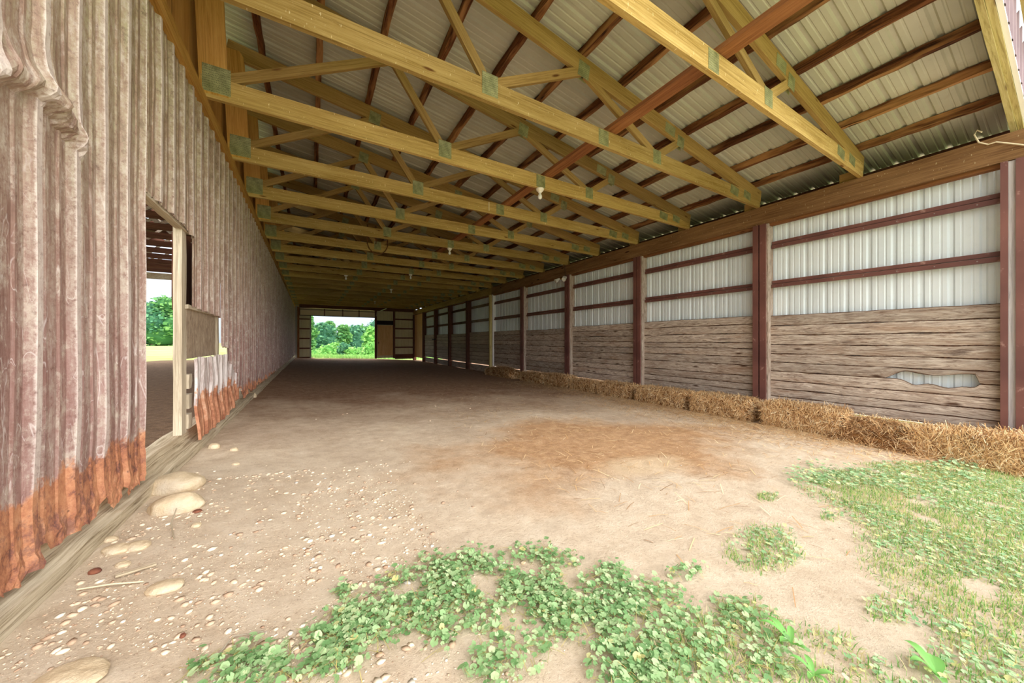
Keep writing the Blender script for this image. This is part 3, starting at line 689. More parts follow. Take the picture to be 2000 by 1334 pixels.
tag(box(MB(), 3.84, 4.92, W - .07, W - .02, EYE + 1.14, EYE + 1.42, 'x').build('door_head_panel', M['darkgap']), 'dark panel above the tan plywood door', 'panel')
for k, z in enumerate((EYE - .45, EYE + .2, EYE + .85, EYE + 1.5)):
    o = box(MB(), 5.04, 6.34, W - .05, W, z, z + .09, 'x', seg=4, jit=.004).build('end_girt', M['darkpost'])
    tag(o, f'dark girt on the far end wall right of the door, {ORD[k]} up from the ground', 'girt', 'girts of the far end wall')
tag(box(MB(), 5.04, 6.34, W - .07, W, -.22, .12, 'x').build('kick_board', M['darkpost']), 'low dark kick board at the foot of the far end wall', 'board')
tag(box(MB(), -.6, 6.3, W - .2, W - .02, EYE + 2.08, EYE + 2.40, 'x').build('end_header', M['darkpost']), 'dark header timber across the top of the far end wall', 'beam')
o = tube(MB(), [(3.8, W - .2, EYE + 1.7), (3.83, W - .3, EYE + 1.95), (4.0, W - .8, EYE + 2.03), (4.2, W - 1.6, EYE + 2.12)], .03).build('door_track', M['steel']); tag(o, 'curved grey door track rail at top corner of the far opening', 'rail')

# ================================================================ LEFT WALL DETAILS
def log_beam(name, pts, a, b, m, lab, cat, seg=40, jit=.006):
    o = beam(MB(), pts[0], pts[1], a, b, seg=seg, jit=jit).build(name, m, origin=pts[0]); return tag(o, lab, cat)
log_beam('sill_timber', ((-.855, .3, .12), (-.855, 24.5, .07)), .12, .11, M['sill'], 'weathered sill timber running along the foot of the rusty siding', 'beam', 160, .005)
log_beam('upper_sill', ((-.925, .3, .225), (-.925, 24.5, .18)), .10, .11, M['sill'], 'second pale timber behind, stacked on the sill in the doorway', 'beam', 160, .004)
lx = -.86
thing('door_jamb', [(box(MB(), -.91, -.86, 3.58, 3.69, .275, 1.885, 'z', seg=8, jit=.002), 'stud', M['oldwood']), (box(MB(), -.95, -.91, 3.71, 4.16, 1.25, 1.87, 'z', seg=5, jit=.003), 'backing_stud', M['darkpost'])], 'pale weathered wooden jamb post at the far side of the wall opening', 'post', (-.89, 3.48, .2))
tag(box(MB(), -.90, -.845, 2.76, 3.74, 1.87, 1.90, 'y', seg=8, jit=.003).build('door_header', M['oldwood']), 'thin pale header strip over the opening in the old siding', 'board')
for z, y0, y1, l in ((.62, 3.69, 3.78, 'small grey cleat block beside the jamb, upper of three'), (.46, 3.69, 3.78, 'small grey cleat block beside the jamb, middle of three'), (.30, 3.69, 3.78, 'small grey cleat block beside the jamb, lowest of three')):
    o = box(MB(), -.89, -.845, y0, y1, z, z + .115, 'z', seg=2, jit=.003).build('cleat_block', M['oldwood']); tag(o, l, 'wood block', 'cleat blocks on the jamb')
o = MB(); vv = []; cols = profile(3.57, 4.62, 3.6)
thing('wall_patch', [(box(MB(), -.875, -.86, 3.70, 4.66, .86, 1.27, 'z', seg=5, jit=.002), 'sheet', M['scuffply']), (box(MB(), -.865, -.84, 3.66, 4.74, 1.262, 1.295, 'y', seg=8, jit=.004), 'top_strip', M['oldwood']),
    (box(MB(), -.875, -.845, 4.67, 4.74, .84, 1.26, 'z', seg=3, jit=.004), 'edge_strip', M['oldwood'])], 'brown scuffed plywood patch beside the opening in the siding', 'panel', (-.87, 4.1, .86))
cols = profile(3.74, 5.35, 3.76); vv = []; n = 22
for y, h, e in cols:
    z0 = .19 + .05 * mnoise.noise(Vector((y * 5, 3, 0))) + .02 * mnoise.noise(Vector((y * 21, 3, 0))); z1 = .86 + .02 * mnoise.noise(Vector((y * 6, 9, 0)))
    if y > 4.9: z1 -= .25 * (y - 4.9) / .45; z0 += .12 * (y - 4.9) / .45
    for k in range(n + 1):
        z = z0 + (z1 - z0) * k / n
        vv.append((-.825 + .018 * h + .02 * mnoise.noise(Vector((y * 3, z * 4, 2))) + .03 * smooth(.5, .2, z) + .02 * smooth(4.9, 5.3, y), y + .03 * mnoise.noise(Vector((z * 5, 0, 0))), z))
n += 1
o = MB().add(vv, [(i * n + k, (i + 1) * n + k, (i + 1) * n + k + 1, i * n + k + 1) for i in range(len(cols) - 1) for k in range(n - 1)]).build('rusted_sheet', M['rustsheet'])
tag(o, 'whitish and rusted ribbed metal patch sheet low beside the jamb post', 'metal sheet')
for y, z, l, an in ((5.25, .30, 'loose grey board stub poking under the rusted siding', .25), (5.95, .27, 'short dark board stub in a rusted gap further along', -.1), (6.6, .25, 'small grey board end in the last rusted gap', .1)):
    o = beam(MB(), (-.85, y - .28, z - an * .28), (-.85, y + .28, z + an * .28), .03, .09, seg=4, jit=.004).build('board_stub', M['oldwood'], origin=(-.85, y, z)); tag(o, l, 'board', 'board stubs under the siding')

# ================================================================ MAIN BARN BEYOND THE OPENING
z0 = EYE + 3.25; LB = [1.8 + 1.2 * k for k in range(18)]; nvis = 0
for k, y in enumerate(LB):
    if y < 8 : continue
    nvis += 1
    parts = [(beam(MB(), (-13, y, z0 + .09), (-1.0, y, z0 + .09), .045, .19), 'bottom_chord', M['darkpost']), (beam(MB(), (-13, y, z0 + 2.5), (-1.0, y, z0 + .72), .045, .15), 'top_chord', M['darkpost'])]
    for a in range(5):
        xa = -1.6 - a * 2.2; parts.append((beam(MB(), (xa, y, z0 + .15), (xa - 1.1, y, z0 + .75 + .149 * (-xa)), .04, .09), 'web', M['board']))
        parts.append((beam(MB(), (xa - 1.1, y, z0 + .75 + .149 * (-xa)), (xa - 2.2, y, z0 + .15), .04, .09), 'web', M['board']))
    thing('barn_truss', parts, f'dark roof truss seen through the wall opening, {ORD[nvis - 1]} from the near side', 'roof truss', (-5, y, z0), 'dark trusses of the main barn')
tag(beam(MB(), (-13.2, 23.2, z0 - .06), (-1.0, 23.2, z0 - .06), .08, .3).build('barn_header', M['board']), 'grey header timber at the open end of the main barn', 'beam')
vv = []; cols = axis([(-13.3, -.95, .35)]); rws = axis([(1., 23.4, .35)])
for x in cols:
    for y in rws: vv.append((x, y, z0 + .83 + .149 * (-1.0 - x)))
n = len(rws); fs = []
hole = [(-4.7, 17.6), (-5.3, 18.2), (-4.4, 15.7), (-5.5, 20.4), (-5.1, 20.8), (-5.9, 20.4), (-4.1, 16.4), (-4.9, 18.9), (-3.6, 13.9), (-6.0, 22.0)]
for i in range(len(cols) - 1):
    for k in range(n - 1):
        cx, cy = (cols[i] + cols[i + 1]) / 2, (rws[k] + rws[k + 1]) / 2
        if any(abs(cx - a) < .36 and abs(cy - b) < .2 for a, b in hole): continue
        fs.append((i * n + k, i * n + k + 1, (i + 1) * n + k + 1, (i + 1) * n + k))
tag(MB().add(vv, fs).build('barn_roof', M['darkpost']), 'dark main barn roof with daylight gaps, beyond the wall opening', 'roof', kind='structure')
# ================================================================ HAY
RIB_V = [(-.5, -.5, 0), (.5, -.5, 0), (.5, .5, .3), (-.5, .5, .3)]
def straws(n, sampler, L=(.06, .2), wd=(.0025, .0045), tiltmax=.5):
    pos = []; yaw = []; tl = []; sc = []
    for _ in range(n):
        p, nrm = sampler(); pos.append(p); yaw.append(random.uniform(0, math.tau)); tl.append(random.uniform(-tiltmax, tiltmax))
        sc.append((random.uniform(*wd), random.uniform(*L), random.uniform(*L) * .25))
    return np.array(pos), np.array(yaw), np.array(tl), np.array(sc), RNG.random(n)
SV = [(-.5, -.5, 0), (.5, -.5, 0), (.5, 0, .12), (-.5, 0, .12), (.5, .5, 0), (-.5, .5, 0), (0, -.5, .9 * .0 + .02), (0, 0, .14), (0, .5, .02)]
SF = [(0, 1, 2, 3), (3, 2, 4, 5)]
def bale(y0, y1, x0, x1, h, seed, lab, n=2600, loose=.0, sag=None, yawr=0.):
    cx, cy = (x0 + x1) / 2, (y0 + y1) / 2; zb = min(gz(x0, cy), gz(x1, cy)) - .015
    t = empty('hay_bale', (cx, cy, zb)); tag(t, lab, 'hay bale', 'hay bales along the board wall')
    hx, hy = (x1 - x0) / 2, (y1 - y0) / 2
    def surf(u, v, w_, e=1.0):
        # superellipsoid-ish block; u,v,w in -1..1 on a cube face
        p = Vector((u, v, w_)); q = Vector((u, v, w_)); l = (abs(u) ** 7 + abs(v) ** 7 + abs(w_) ** 7) ** (1 / 7)
        q /= l
        nn = 1 + .07 * mnoise.noise(Vector((q.x * 2 + seed, q.y * 3, q.z * 2))) + .03 * mnoise.noise(Vector((q.x * 7, q.y * 9 + seed, q.z * 7)))
        x, y, z = q.x * hx * nn * e, q.y * hy * (1 + (nn - 1) * .5) * e, q.z * h / 2 * nn * e + h / 2
        if sag: z *= sag(q.y)
        c, s = math.cos(yawr), math.sin(yawr)
        return Vector((x * c - y * s, x * s + y * c, z))
    B = MB()
    for ax in range(3):
        for sg in (-1, 1):
            if ax == 2 and sg == -1: continue
            N = 12; vv = []
            for i in range(N + 1):
                for j in range(N + 1):
                    a, b = -1 + 2 * i / N, -1 + 2 * j / N
                    c = [0, 0, 0]; c[ax] = sg; c[(ax + 1) % 3] = a; c[(ax + 2) % 3] = b
                    vv.append(surf(*c, .96))
            fs = [(i * (N + 1) + j, (i + 1) * (N + 1) + j, (i + 1) * (N + 1) + j + 1, i * (N + 1) + j + 1) for i in range(N) for j in range(N)]
            if sg < 0: fs = [f[::-1] for f in fs]
            B.add(vv, fs, [[(random.random(), 0)] * 4 for _ in fs])
    B.build('bale_body', M['strawcore'], t, smooth_=True)
    # stalks lying on the faces: built as thin bent ribbons with the face normal as their 'up'
    vv = []; fs = []; uv = []
    faces = [(0, -1)] * 5 + [(2, 1)] * 5 + [(1, -1)] * 2 + [(1, 1)] + [(0, 1)]
    for _ in range(n):
        ax, sg = random.choice(faces); a, b = random.uniform(-1, 1), random.uniform(-1, 1)
        c = [0, 0, 0]; c[ax] = sg; c[(ax + 1) % 3] = a; c[(ax + 2) % 3] = b
        p = surf(*c, 1.0); nrm = Vector([0, 0, 0]); nrm[ax] = sg
        if random.random() < .8: d = Vector((random.gauss(0, 1), random.gauss(0, .6), random.gauss(0, 1)))
        else: d = Vector((random.gauss(0, .5), random.gauss(0, 1), random.gauss(0, .5)))
        if ax == 0: d = Vector((random.gauss(0, .35), random.gauss(0, .5), random.gauss(0, 1)))
        d -= nrm * d.dot(nrm) * random.uniform(.55, .95); d.normalize()
        L = random.uniform(.04, .13) * (1 + loose); s = d.cross(nrm).normalized() * random.uniform(.0015, .003)
        p = p + nrm * random.uniform(-.004, .014); m_ = p + nrm * random.uniform(0, .018) + Vector((random.gauss(0, .006), random.gauss(0, .006), 0)); e1 = p - d * L / 2 - nrm * .008; e2 = p + d * L / 2 + nrm * random.uniform(-.012, .02)
        o = len(vv); vv += [e1 - s, e1 + s, m_ - s, m_ + s, e2 - s, e2 + s]; fs += [(o, o + 1, o + 3, o + 2), (o + 2, o + 3, o + 5, o + 4)]; r = random.random(); uv += [[(r, 0)] * 4] * 2
    MB().add(vv, fs, uv).build('straw_stalks', M['straw'], t)
    return t
bale(.30, 1.12, 5.75, 6.20, .36, 1, 'loosened golden hay bale at the front end, beside the corner post', 6000, .7, lambda q: 1 - .10 * q)
bale(1.62, 2.56, 5.76, 6.22, .37, 2, 'hay bale slumping forward, just in front of the second wall post', 5200, .2, lambda q: 1 - .0 * q)
bale(2.70, 3.70, 5.78, 6.24, .36, 3, 'hay bale with square end right behind the second wall post', 4600)
bale(3.76, 4.90, 5.80, 6.24, .35, 4, 'hay bale with a dark end, just before the third wall post', 3800)
bale(5.05, 6.05, 5.84, 6.26, .33, 5, 'hay bale directly behind the third wall post', 2600)
bale(6.08, 7.05, 5.85, 6.26, .31, 6, 'low hay bale halfway between the third and fourth posts', 2400)
bale(7.12, 8.2, 5.84, 6.24, .36, 7, 'hay bale just in front of the fourth wall post', 2000)
bale(8.22, 9.45, 5.80, 6.24, .34, 8, 'rounded hay bale with a free end behind the fourth post', 1800)
bale(9.9, 12.0, 5.75, 6.25, .38, 9, 'low hay mound in the shade near the yellow post', 2200, .2, lambda q: .45 + .55 * math.sqrt(max(0, 1 - q * q)))
# slumped loose straw between the two front bales
B = MB(); vv = []; N = 20
def pilez(x, y):
    a = max(0, 1 - ((y - 1.35) / .42) ** 4); b = max(0, 1 - ((x - 6.05) / .38) ** 2)
    e = .27 * a * b + .05 * a * b * mnoise.noise(Vector((x * 7, y * 7, 0))); return gz(x, y) - .02 + max(0, e + .01)
for i in range(N + 1):
    for j in range(N + 1):
        x = 5.62 + .68 * i / N; y = .9 + .9 * j / N; vv.append((x, y, pilez(x, y)))
t = empty('straw_heap', (6.0, 1.35, gz(6, 1.35))); tag(t, 'slumped heap of loose straw between the two front bales', 'straw heap')
o = MB().add(vv, [(i * (N + 1) + j, (i + 1) * (N + 1) + j, (i + 1) * (N + 1) + j + 1, i * (N + 1) + j + 1) for i in range(N) for j in range(N)], [[(random.random(), 0)] * 4 for _ in range(N * N)]).build('heap_body', M['strawcore'], t, True, origin=tuple(t.location)); o.location = (0, 0, 0)
def heap_s():
    x = random.uniform(5.62, 6.3); y = random.uniform(.9, 1.8); return (x, y, pilez(x, y) + random.uniform(.0, .03)), None
p, ya, tl, sc, rn_ = straws(3000, heap_s, (.08, .24), (.003, .0055), .7)
o = scatter('heap_stalks', M['straw'], SV[:6], SF, p, ya, tl, sc, rn_, t, origin=tuple(t.location)); o.location = (0, 0, 0)
# straw litter on the floor
def lit_s():
    while True:
        y = random.uniform(.6, 9) if random.random() < .7 else random.uniform(1.5, 5); d = abs(random.gauss(0, .36)) if random.random() < .7 else random.uniform(0, 1.3); x = 5.78 - d
        if random.random() < .16: x = random.uniform(1.5, 5.7)
        return (x, y, gz(x, y) + random.uniform(.003, .018)), None
p, ya, tl, sc, rn_ = straws(12000, lit_s, (.04, .17), (.0025, .005), .14)
tag(scatter('straw_litter', M['straw'], SV[:6], SF, p, ya, tl, sc, rn_), 'loose golden straw strewn over the soil along the bales', 'straw', kind='stuff')

# ================================================================ LAMPS, ROPES
def lamp(x, y, lab, s=1.):
    z = BC0
    thing('bulb_lamp', [(lathe(MB(), (x, y, z), [(.055 * s, 0), (.058 * s, -.012), (.05 * s, -.03), (.032 * s, -.045), (.024 * s, -.06)], 16), 'lamp_holder', M['ceramic']),
                        (lathe(MB(), (x, y, z), [(.013 * s, -.055), (.016 * s, -.075), (.028 * s, -.10), (.031 * s, -.12), (.024 * s, -.142), (.008 * s, -.152)], 14), 'bulb', M['bulb'])], lab, 'light bulb', (x, y, z), 'bare bulbs under the trusses')
lamp(2.82, TY[3], 'white bulb holder with clear bulb under the third truss')
lamp(2.8, TY[6], 'bare white bulb under the sixth truss, middle of the ceiling')
lamp(2.8, TY[9], 'small round white bulb under the ninth truss')
lamp(1.0, TY[10], 'small bulb nearer the old siding, under the tenth truss')
lamp(2.9, TY[12], 'tiny bulb under the twelfth truss')
lamp(3.0, TY[16], 'tiny bulb above the far opening, under the sixteenth truss')
parts = [(lathe(MB(), (6.26, 7.72, EYE + 1.86), [(.05, 0), (.05, -.03)], 12), 'mount_plate', M['ceramic'])]
for dy, dx in ((-.14, -.05), (.14, -.05)):
    parts.append((tube(MB(), [(6.26, 7.72, EYE + 1.84), (6.24, 7.72 + dy * .5, EYE + 1.80), (6.2, 7.72 + dy, EYE + 1.80)], .018), 'arm', M['brass']))
    b = MB(); tube(b, [(6.2, 7.72 + dy, EYE + 1.81), (6.14, 7.72 + dy * 1.2, EYE + 1.77), (6.08, 7.72 + dy * 1.35, EYE + 1.73)], .03, 12, .062); parts.append((b, 'flood_bulb', M['bulb']))
thing('flood_lamp', parts, 'pair of white flood bulbs under the eave beam', 'lamp', (6.26, 7.72, EYE + 1.86))
tag(tube(MB(), [(6.27, 7.7, EYE + 1.85), (6.27, 7.72, EYE + 2.1), (6.25, 7.66, EYE + 2.5)], .006).build('lamp_cable', M['darkrail']), 'thin dark cable rising from the flood bulbs', 'cable')
yl = TY[7] - .036; pts = [(1.17, yl, EYE + 2.8), (1.18, yl, EYE + 2.5)] + [(1.40 + .24 * math.sin(a), yl, EYE + 2.42 - .30 * math.cos(a)) for a in [-1.35 + 2.7 * k / 10 for k in range(11)]] + [(1.63, yl, EYE + 2.55), (1.66, yl, EYE + 2.8)]
tag(tube(MB(), pts, .012).build('hanging_rope', M['rope']), 'brown rope loop hanging below a truss in mid ceiling', 'rope')
tag(tube(MB(), [(1.36, yl, EYE + 2.8), (1.37, yl, EYE + 2.45), (1.36, yl, EYE + 2.36)], .012).build('rope_end', M['rope']), 'short straight rope end inside the hanging loop', 'rope')
tag(tube(MB(), [(6.28, .64, EYE + 2.27), (6.29, .67, EYE + 2.31), (6.29, .69, EYE + 2.27), (6.285, .66, EYE + 2.17), (6.29, .60, EYE + 2.12), (6.285, .55, EYE + 2.12), (6.28, .42, EYE + 2.03), (6.28, .28, EYE + 1.93)], .007, 8).build('twine', M['twine']), 'cream twine draped over the front end of the eave beam', 'twine')
tag(tube(MB(), [(2.6, TY[4] - .03, EYE + 2.36), (2.6, TY[4] - .03, EYE + 2.21)], .008).build('chalk_mark_strip', M['twine']), 'short white string on the fourth truss chord', 'string')
tag(box(MB(), 6.1, 6.3, 19.6, 19.64, EYE + .1, EYE + .16, 'x').build('wall_bracket', M['darkrail']), 'dark bracket sticking out from a far wall post', 'bracket')

# ================================================================ ROCKS, GRAVEL, STICKS
def rock(px, py, wpx, hpx, lab, seed, flat=.55, m='rock', yaw=0.):
    c = ground_at(px, py + hpx * .30); d = (Vector((c.x, c.y, 0))).length; ww = c.x * math.sin(TH) + c.y * math.cos(TH)
    rx = wpx / 2 / F * ww; rz_ = rx * flat; ry = rx * .75
    import bmesh
    bm = bmesh.new(); bmesh.ops.create_icosphere(bm, subdivisions=4, radius=1)
    for v in bm.verts:
        n_ = 1 + .16 * mnoise.noise(v.co * 1.1 + Vector((seed * 7, 0, 0))) + .05 * mnoise.noise(v.co * 3.3 + Vector((seed * 3, 1, 0))) + .015 * mnoise.noise(v.co * 9)
        v.co = Vector((v.co.x * rx * n_, v.co.y * ry * n_, v.co.z * rz_ * n_))
    me = bpy.data.meshes.new('rock'); bm.to_mesh(me); bm.free(); me.materials.append(M[m])
    me.polygons.foreach_set('use_smooth', [True] * len(me.polygons))
    o = bpy.data.objects.new('rock' if wpx > 40 else 'stone', me); C.objects.link(o); o.location = c + Vector((0, 0, rz_ * .25)); o.rotation_euler = (0, 0, yaw - TH)
    return tag(o, lab, 'rock', 'rocks by the sill')
rock(345, 978, 86, 50, 'largest pale boulder at the foot of the sill timber', 1, .55, yaw=.4)
rock(340, 935, 100, 60, 'dusty boulder half buried behind the largest pale boulder', 2, .45)
rock(322, 1140, 58, 34, 'smooth oval pale stone lying alone on the soil', 3, .35, yaw=.5)
rock(140, 1310, 120, 60, 'broad flat stone half sunk in the ground, lower left corner', 4, .22)
rock(268, 1062, 44, 22, 'flat tan stone in a row below the boulders, right one', 5, .35)
rock(228, 1068, 48, 22, 'flat tan stone in a row below the boulders, middle one', 6, .35)
rock(216, 1050, 26, 14, 'small tan stone nearest the sill above the flat row', 7, .4)
rock(418, 870, 22, 14, 'small round stone near the rusted patch sheet', 8, .6)
rock(457, 877, 15, 9, 'small white stone right of the round one by the patch sheet', 9, .6)
rock(240, 1100, 26, 12, 'small pale stone beside the wooden splinter', 10, .4)
rock(185, 1113, 22, 14, 'reddish small stone close to the sill timber', 11, .5, 'rust')
rock(383, 1024, 18, 10, 'small grey stone right of the boulders', 12, .5)
rock(460, 905, 14, 8, 'tiny pale stone on open soil beyond the boulders', 13, .5)
rock(485, 770, 30, 22, 'dusty rock against the sill further along the siding', 14, .6)
rock(460, 790, 30, 20, 'tan rock against the sill just beyond the patch sheet', 15, .6)
a, b = ground_at(225, 1130), ground_at(305, 1105)
tag(beam(MB(), a + Vector((0, 0, .008)), b + Vector((0, 0, .008)), .016, .008, seg=3, jit=.001).build('wood_splinter', M['sill']), 'flat pale wooden splinter on the soil above the oval stone', 'splinter')
a, b = ground_at(150, 1156), ground_at(280, 1140)
tag(tube(MB(), [a + Vector((0, 0, .008)), (a + b) / 2 + Vector((0, 0, .013)), b + Vector((0, 0, .008))], .0028).build('dry_stalk', M['twine']), 'long thin dry stalk lying left of the oval stone', 'stalk')
a, b, c = ground_at(340, 1055), ground_at(334, 1035), ground_at(345, 1012)
tag(tube(MB(), [a + Vector((0, 0, .006)), b + Vector((0, 0, .03)), c + Vector((0, 0, .05))], .003).build('curled_stalk', M['sill']), 'curled tan stalk standing below the largest boulder', 'stalk')
a, b, c = ground_at(420, 1290), ground_at(455, 1250), ground_at(515, 1238)
tag(tube(MB(), [a + Vector((0, 0, .006)), b + Vector((0, 0, .012)), c + Vector((0, 0, .008))], .002).build('root_strand', M['oldwood']), 'thin curved dead root beside the lowest leaves', 'root')
for k, (p_, q_, l) in enumerate((((357, 1244), 14, 'dark rusty flake on the gravel'), ((385, 1000), 22, 'brown bark flake right of the largest boulder'), ((150, 1098), 12, 'small brown flake by the sill'))):
    c = ground_at(*p_); r_ = q_ / 2 / F * c.length * .55
    o = lathe(MB(), (0, 0, 0), [(r_ * .8, 0), (r_, .004), (r_ * .7, .01)], 7).build('rust_flake', M['rust']); o.location = c; tag(o, l, 'flake', 'brown flakes on the soil')
# gravel
PV = [(0, 0, .6)] + [(math.cos(a) * (1 + .2 * math.sin(3 * a)), math.sin(a), .25) for a in [k * math.tau / 7 for k in range(7)]] + [(math.cos(a) * .8, math.sin(a) * .8, -.3) for a in [k * math.tau / 7 for k in range(7)]]
PF = [(0, 1 + k, 1 + (k + 1) % 7) for k in range(7)] + [(1 + k, 8 + k, 8 + (k + 1) % 7, 1 + (k + 1) % 7) for k in range(7)]
pos = []; sc = []
while len(pos) < 16000:
    x = random.uniform(-.78, 4.5); y = random.uniform(.0, 6.5)
    if random.random() < .7: x = random.uniform(-.78, .9); y = random.uniform(.3, 3.)
    pr = .95 if (x < .55 and y < 3.2) else .12
    if x < .2 and y < 2: pr = 1
    if random.random() > pr * (.35 + .65 * (mnoise.noise(Vector((x * 2, y * 2, 4))) > -.1)): continue
    s = min(.013, .0013 * math.exp(random.expovariate(1.8))) * (1 if pr > .5 else .9)
    pos.append((x, y, gz(x, y) + s * .1)); sc.append((s * random.uniform(.8, 1.5), s, s * random.uniform(.5, .8)))
n = len(pos); tag(scatter('gravel', M['pebble'], PV, PF, pos, RNG.random(n) * 6.3, (RNG.random(n) - .5) * .5, sc, RNG.random(n)), 'small pebbles strewn over the soil at the foot of the siding', 'gravel', kind='stuff')

# ================================================================ PLANTS
LV = [(0, 0, .12)]; nL = 15
for k in range(nL):
    a = math.pi * (.10 + 1.80 * k / (nL - 1)) - math.pi / 2; lob = 1 - .13 * (k % 3 == 0) ; LV.append((math.cos(a) * lob, math.sin(a) * lob, .16 + .12 * math.cos(2.5 * (a)) * (1 if k % 2 else -1) * .6 + .1))
LF = [(0, 1 + k, 2 + k) for k in range(nL - 1)]
LV += [(-.03, 0, .08), (.03, 0, .08), (.02, -.5, -2.), (-.02, -.5, -2.)]; LF.append((nL + 1, nL + 2, nL + 3, nL + 4))
def blobmask(blobs, px, py):
    m = 0
    for cx, cy, rx, ry, d in blobs:
        q = ((px - cx) / rx) ** 2 + ((py - cy) / ry) ** 2
        if q < 1.5: m = max(m, d * smooth(1.5, .5, q))
    return m
MAL = [(400, 1325, 60, 34, 1), (500, 1310, 70, 36, 1), (560, 1315, 60, 22, .8), (650, 1275, 50, 42, 1), (690, 1225, 45, 40, 1), (675, 1165, 18, 14, .9), (745, 1215, 60, 40, .9), (800, 1180, 60, 45, .9), (860, 1140, 55, 40, 1), (925, 1125, 50, 40, 1), (960, 1160, 60, 45, 1), (870, 1215, 90, 50, .7),
       (1040, 1110, 40, 35, .6), (1080, 1160, 70, 50, .75), (1120, 1200, 80, 50, 1), (1200, 1190, 60, 60, .8), (1230, 1250, 70, 60, .8), (1250, 1310, 70, 50, .9), (1010, 1280, 60, 40, .45), (970, 1310, 60, 34, .6), (1290, 1170, 40, 25, .6), (1350, 1290, 60, 60, .7), (1330, 1220, 50, 40, .5), (1060, 1085, 30, 10, .4),
       (1440, 1230, 60, 50, .35), (1500, 1290, 60, 50, .4), (1100, 1100, 25, 15, .5), (1195, 1125, 35, 18, .5), (1340, 1120, 30, 14, .35)]
def sample_world(blobs, n, xr, yr, noise_s=3., thr=-.15, maxtry=400000):
    out = []; tries = 0
    while len(out) < n and tries < maxtry:
        tries += 1; x = random.uniform(*xr); y = random.uniform(*yr); z = gz(x, y); px, py = pix(x, y, z)
        if not (-80 < px < 2080 and 600 < py < 1450): continue
        m = blobmask(blobs, px, py) if callable(blobs) is False else blobs(px, py)
        m *= smooth(thr, thr + .35, mnoise.noise(Vector((x * noise_s, y * noise_s, 9))))
        if random.random() < m: out.append((x, y, z))
    return out
def leaves(name, m, pts, r, hgt, lab, cat='ground plants'):
    n = len(pts); P_ = np.array(pts); h = RNG.random(n) * (hgt[1] - hgt[0]) + hgt[0]; P_[:, 2] += h
    s = RNG.random(n) ** 1.3 * (r[1] - r[0]) + r[0]
    return tag(scatter(name, m, LV, LF, P_, RNG.random(n) * 6.3, RNG.normal(0, .35, n), s, RNG.random(n)), lab, cat, kind='stuff')
pts = sample_world(MAL + [(cx, cy, rx * 1.35, ry * 1.35, d * .35) for cx, cy, rx, ry, d in MAL], 4600, (-.3, 2.2), (.25, 1.6), 9., -.45)
leaves('mallow_leaves', M['mallow'], pts, (.006, .0145), (.004, .036), 'low green mallow plants spreading across the near edge of the soil')
n = 1500; idx = RNG.integers(0, len(pts), n); P_ = np.array(pts)[idx] + np.stack([RNG.normal(0, .012, n), RNG.normal(0, .012, n), .003 + .02 * RNG.random(n)], 1)
tag(scatter('mallow_stems', M['stem'], SV[:6], SF, P_, RNG.random(n) * 6.3, RNG.normal(0, .2, n), np.stack([.0012 + .001 * RNG.random(n), .03 + .06 * RNG.random(n), .01 + .02 * RNG.random(n)], 1), RNG.random(n)), 'thin trailing yellowish stems among the low mallow leaves', 'stems', kind='stuff')
def rightmask(px, py):
    # inside of the weedy lawn: right of a wandering edge
    edge = np.interp(py, [915, 930, 960, 1000, 1040, 1100, 1150, 1200, 1260, 1334, 1450], [1690, 1560, 1570, 1650, 1680, 1680, 1740, 1800, 1830, 1700, 1600])
    m = smooth(-30, 50, px - edge)
    m = max(m, blobmask([(1490, 1075, 75, 45, .8), (1420, 1230, 110, 60, .65), (1370, 1300, 120, 70, .85), (1560, 1290, 120, 60, .8), (1640, 1330, 120, 50, .8), (1500, 972, 22, 8, .8), (1625, 1010, 25, 9, .7), (1740, 1190, 50, 30, .6)], px, py))
    if py < 905: m = 0
    return m
pts = sample_world(rightmask, 46000, (.9, 7.2), (-1.6, 1.75), 5.5, -.5, 900000)
n = len(pts); P_ = np.array(pts)
GV = [(-.5, 0, 0), (.5, 0, 0), (.35, .12, .55), (-.35, .12, .55), (0, .45, 1.)]; GF = [(0, 1, 2, 3), (3, 2, 4)]
hh = .012 + .03 * RNG.random(n) ** 1.6
tag(scatter('lawn_grass', M['grass'], GV, GF, P_, RNG.random(n) * 6.3, RNG.normal(0, .85, n), np.stack([.0022 + .0025 * RNG.random(n), hh, hh], 1), RNG.random(n)), 'short yellowish green grass growing outside the open front', 'grass', kind='stuff')
pts = [p for p in sample_world(rightmask, 5200, (.9, 7.0), (-1.5, 1.75), 1.9, -.25)]
leaves('creeping_weeds', M['mallowblue'], pts, (.005, .0125), (.004, .026), 'grey-green creeping weed leaves mixed through the grass')
pts = sample_world([(1590, 935, 55, 28, 1), (1660, 940, 50, 22, .7), (1750, 935, 60, 25, .8), (1860, 930, 60, 26, 1)], 900, (3, 6), (.2, 2), 4, -.6)
leaves('weed_clump', M['mallowblue'], pts, (.009, .018), (.01, .06), 'taller blue-green weed clumps in front of the straw')
